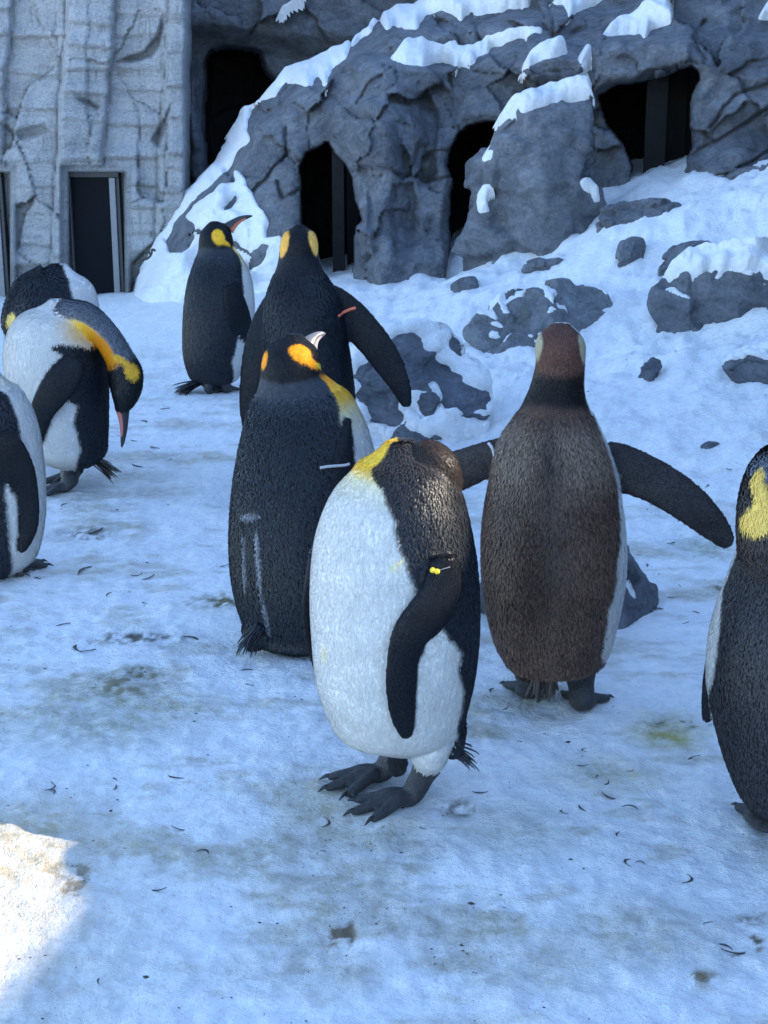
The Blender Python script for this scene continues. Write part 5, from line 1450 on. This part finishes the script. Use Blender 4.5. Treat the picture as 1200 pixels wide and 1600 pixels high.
# ================================================================== moulted feathers and grit on the snow
def build_feathers():
    m = mat_plain('moulted_feather', (0.035, 0.034, 0.036), 0.6, var=0.4)
    rng = np.random.default_rng(12)
    protos = []
    for k in range(5):
        L = 1.0; bend = [1.0, 2.0, -1.5, 0.5, 2.9][k]
        s = np.linspace(0, 1, 9); a = bend*(s-0.5)
        P = np.stack([np.cumsum(np.cos(a))/9, np.cumsum(np.sin(a))/9, 0.05*np.sin(s*math.pi)+0.09*(k % 3)*s*s], 1); P -= P.mean(0)
        w = 0.042*np.array([0.25, 0.5, 0.9, 1.0, 1.0, 0.85, 0.6, 0.35, 0.05])
        tg = nrm(np.gradient(P, axis=0)); nr = np.stack([-tg[:, 1], tg[:, 0], 0*tg[:, 0]], 1)
        up = np.array([0, 0, 1.0])
        V = np.concatenate([P+nr*w[:, None], P+up*0.03, P-nr*w[:, None], P-up*0.012]); n = 9
        F = [[j*n+i, j*n+i+1, ((j+1) % 4)*n+i+1, ((j+1) % 4)*n+i] for j in range(4) for i in range(n-1)]
        V[:, 2] += 0.02
        me = bpy.data.meshes.new('moulted_feather'); me.from_pydata([tuple(v) for v in V], [], F); me.materials.append(m); me.update()
        protos.append(me)
    spots = [(82, 1232, 22, 1), (180, 1232, 20, 0), (272, 1217, 30, 0), (282, 1297, 26, 2), (318, 1335, 24, 4), (243, 1392, 30, 1), (158, 1535, 26, 1), (312, 1473, 26, 0), (500, 1338, 22, 1), (510, 1290, 26, 1),
             (598, 1293, 14, 2), (660, 1296, 18, 1), (656, 1413, 20, 0), (815, 1162, 18, 0), (835, 1170, 18, 1), (912, 1176, 16, 1), (906, 1198, 22, 1), (905, 1212, 16, 0), (930, 1215, 20, 2), (945, 1228, 24, 1), (953, 1250, 28, 2),
             (985, 1265, 24, 1), (910, 1268, 24, 0), (880, 1272, 20, 1), (1005, 1222, 22, 1), (986, 1205, 14, 1), (1082, 1188, 22, 2), (965, 1305, 18, 0), (980, 1350, 24, 1), (1000, 1350, 18, 4), (1076, 1376, 28, 1),
             (1100, 1448, 26, 2), (1128, 1482, 30, 1), (1150, 1490, 40, 2), (150, 832, 40, 0), (232, 905, 26, 1), (215, 900, 22, 4), (130, 894, 34, 0), (170, 930, 20, 0), (92, 950, 16, 1), (95, 980, 26, 2),
             (350, 885, 20, 1), (368, 932, 16, 0), (225, 943, 14, 0), (384, 1050, 22, 0), (388, 1072, 22, 1), (300, 1000, 30, 0), (120, 1015, 34, 0), (140, 1018, 24, 0), (175, 1220, 18, 0), (80, 1238, 20, 4), (400, 1255, 22, 1),
             (790, 1110, 20, 0), (768, 1082, 22, 0), (1000, 870, 18, 0), (1020, 790, 16, 1), (1140, 735, 18, 2), (1105, 760, 16, 0), (1060, 920, 16, 1), (1050, 935, 14, 0), (1030, 955, 22, 4), (1085, 958, 16, 0), (1070, 975, 16, 1),
             (1010, 885, 16, 0), (1050, 850, 20, 0), (750, 1240, 22, 0), (225, 660, 24, 0), (255, 640, 18, 1), (240, 700, 20, 0), (262, 720, 18, 4), (210, 690, 16, 0), (215, 730, 26, 0), (100, 790, 20, 0), (270, 1405, 14, 0), (60, 905, 18, 0)]
    seen = {}
    for i, (px, py, ln, k) in enumerate(spots):
        g = gp(px, py); s = ln*mpp(g)*1.35
        o = bpy.data.objects.new('moulted_feather', protos[k % 5]); COL.objects.link(o)
        o.location = (g[0], g[1], float(ground_z(g[0], g[1]))+0.0015); o.scale = (s, s*1.5, s); o.rotation_euler = (rng.uniform(-.15, .15), rng.uniform(-.1, .1), rng.uniform(0, 6.28))
        tag(o, 'small dark moulted body feather lying on the trampled snow', 'feather', 'moulted feathers on the snow')
    # grit
    V, F = [], []
    n = 1700
    for i in range(n):
        px, py = rng.uniform(0, 1200), 620+980*rng.uniform(0, 1)**0.9
        r = rays(np.array(px), np.array(py))
        t = CAM_H/-r[2]; x, y = r[0]*t, r[1]*t
        if fbm(np.array(x*2.3+y*0.5), np.array(y*4.6), octv=3, seed=41) < rng.uniform(-0.5, 0.25): continue
        z = float(ground_z(x, y)); s = rng.uniform(0.0007, 0.0021)*(0.6+0.2*y)*(1 if rng.uniform() < 0.9 else 1.7)
        a = rng.uniform(0, 6.28); ca, sa = math.cos(a)*s*rng.uniform(1, 3.0), math.sin(a)*s
        b = len(V)
        V += [(x+ca, y+sa, z), (x-sa*.6, y+ca*.6, z), (x-ca, y-sa, z), (x+sa*.6, y-ca*.6, z), (x, y, z+s*0.9)]
        F += [[b, b+1, b+4], [b+1, b+2, b+4], [b+2, b+3, b+4], [b+3, b, b+4]]
    o = mesh_obj('grit', np.array(V), F, M['den'] if False else mat_plain('grit', (0.05, 0.045, 0.04), 0.8), smooth_shade=False)
    tag(o, 'dark grit and droppings crumbs scattered over the snow', 'grit', None, 'stuff')
build_feathers()

def build_twig():
    m = mat_plain('twig_bark', (0.05, 0.045, 0.04), 0.8)
    y = 9.75
    for path in [[(214, 412), (222, 406), (230, 404), (236, 398), (238, 390), (243, 392)], [(236, 398), (230, 392), (226, 394)]]:
        P = [at_y(np.array(float(a)), np.array(float(b)), y) for a, b in path]; n = len(P)
        V, F, _ = loft(P, [0.008]*n, [0.008]*n, np.array([0.1, -1, 0.1]), 20, 8)
        yield V, F, m
_tw = list(build_twig())
_V, _F = merge([(v, f) for v, f, m in _tw])
_o = mesh_obj('twig', _V, _F, _tw[0][2])
tag(_o, 'bare bent twig sticking out of the snow ridge by the door wall', 'twig')
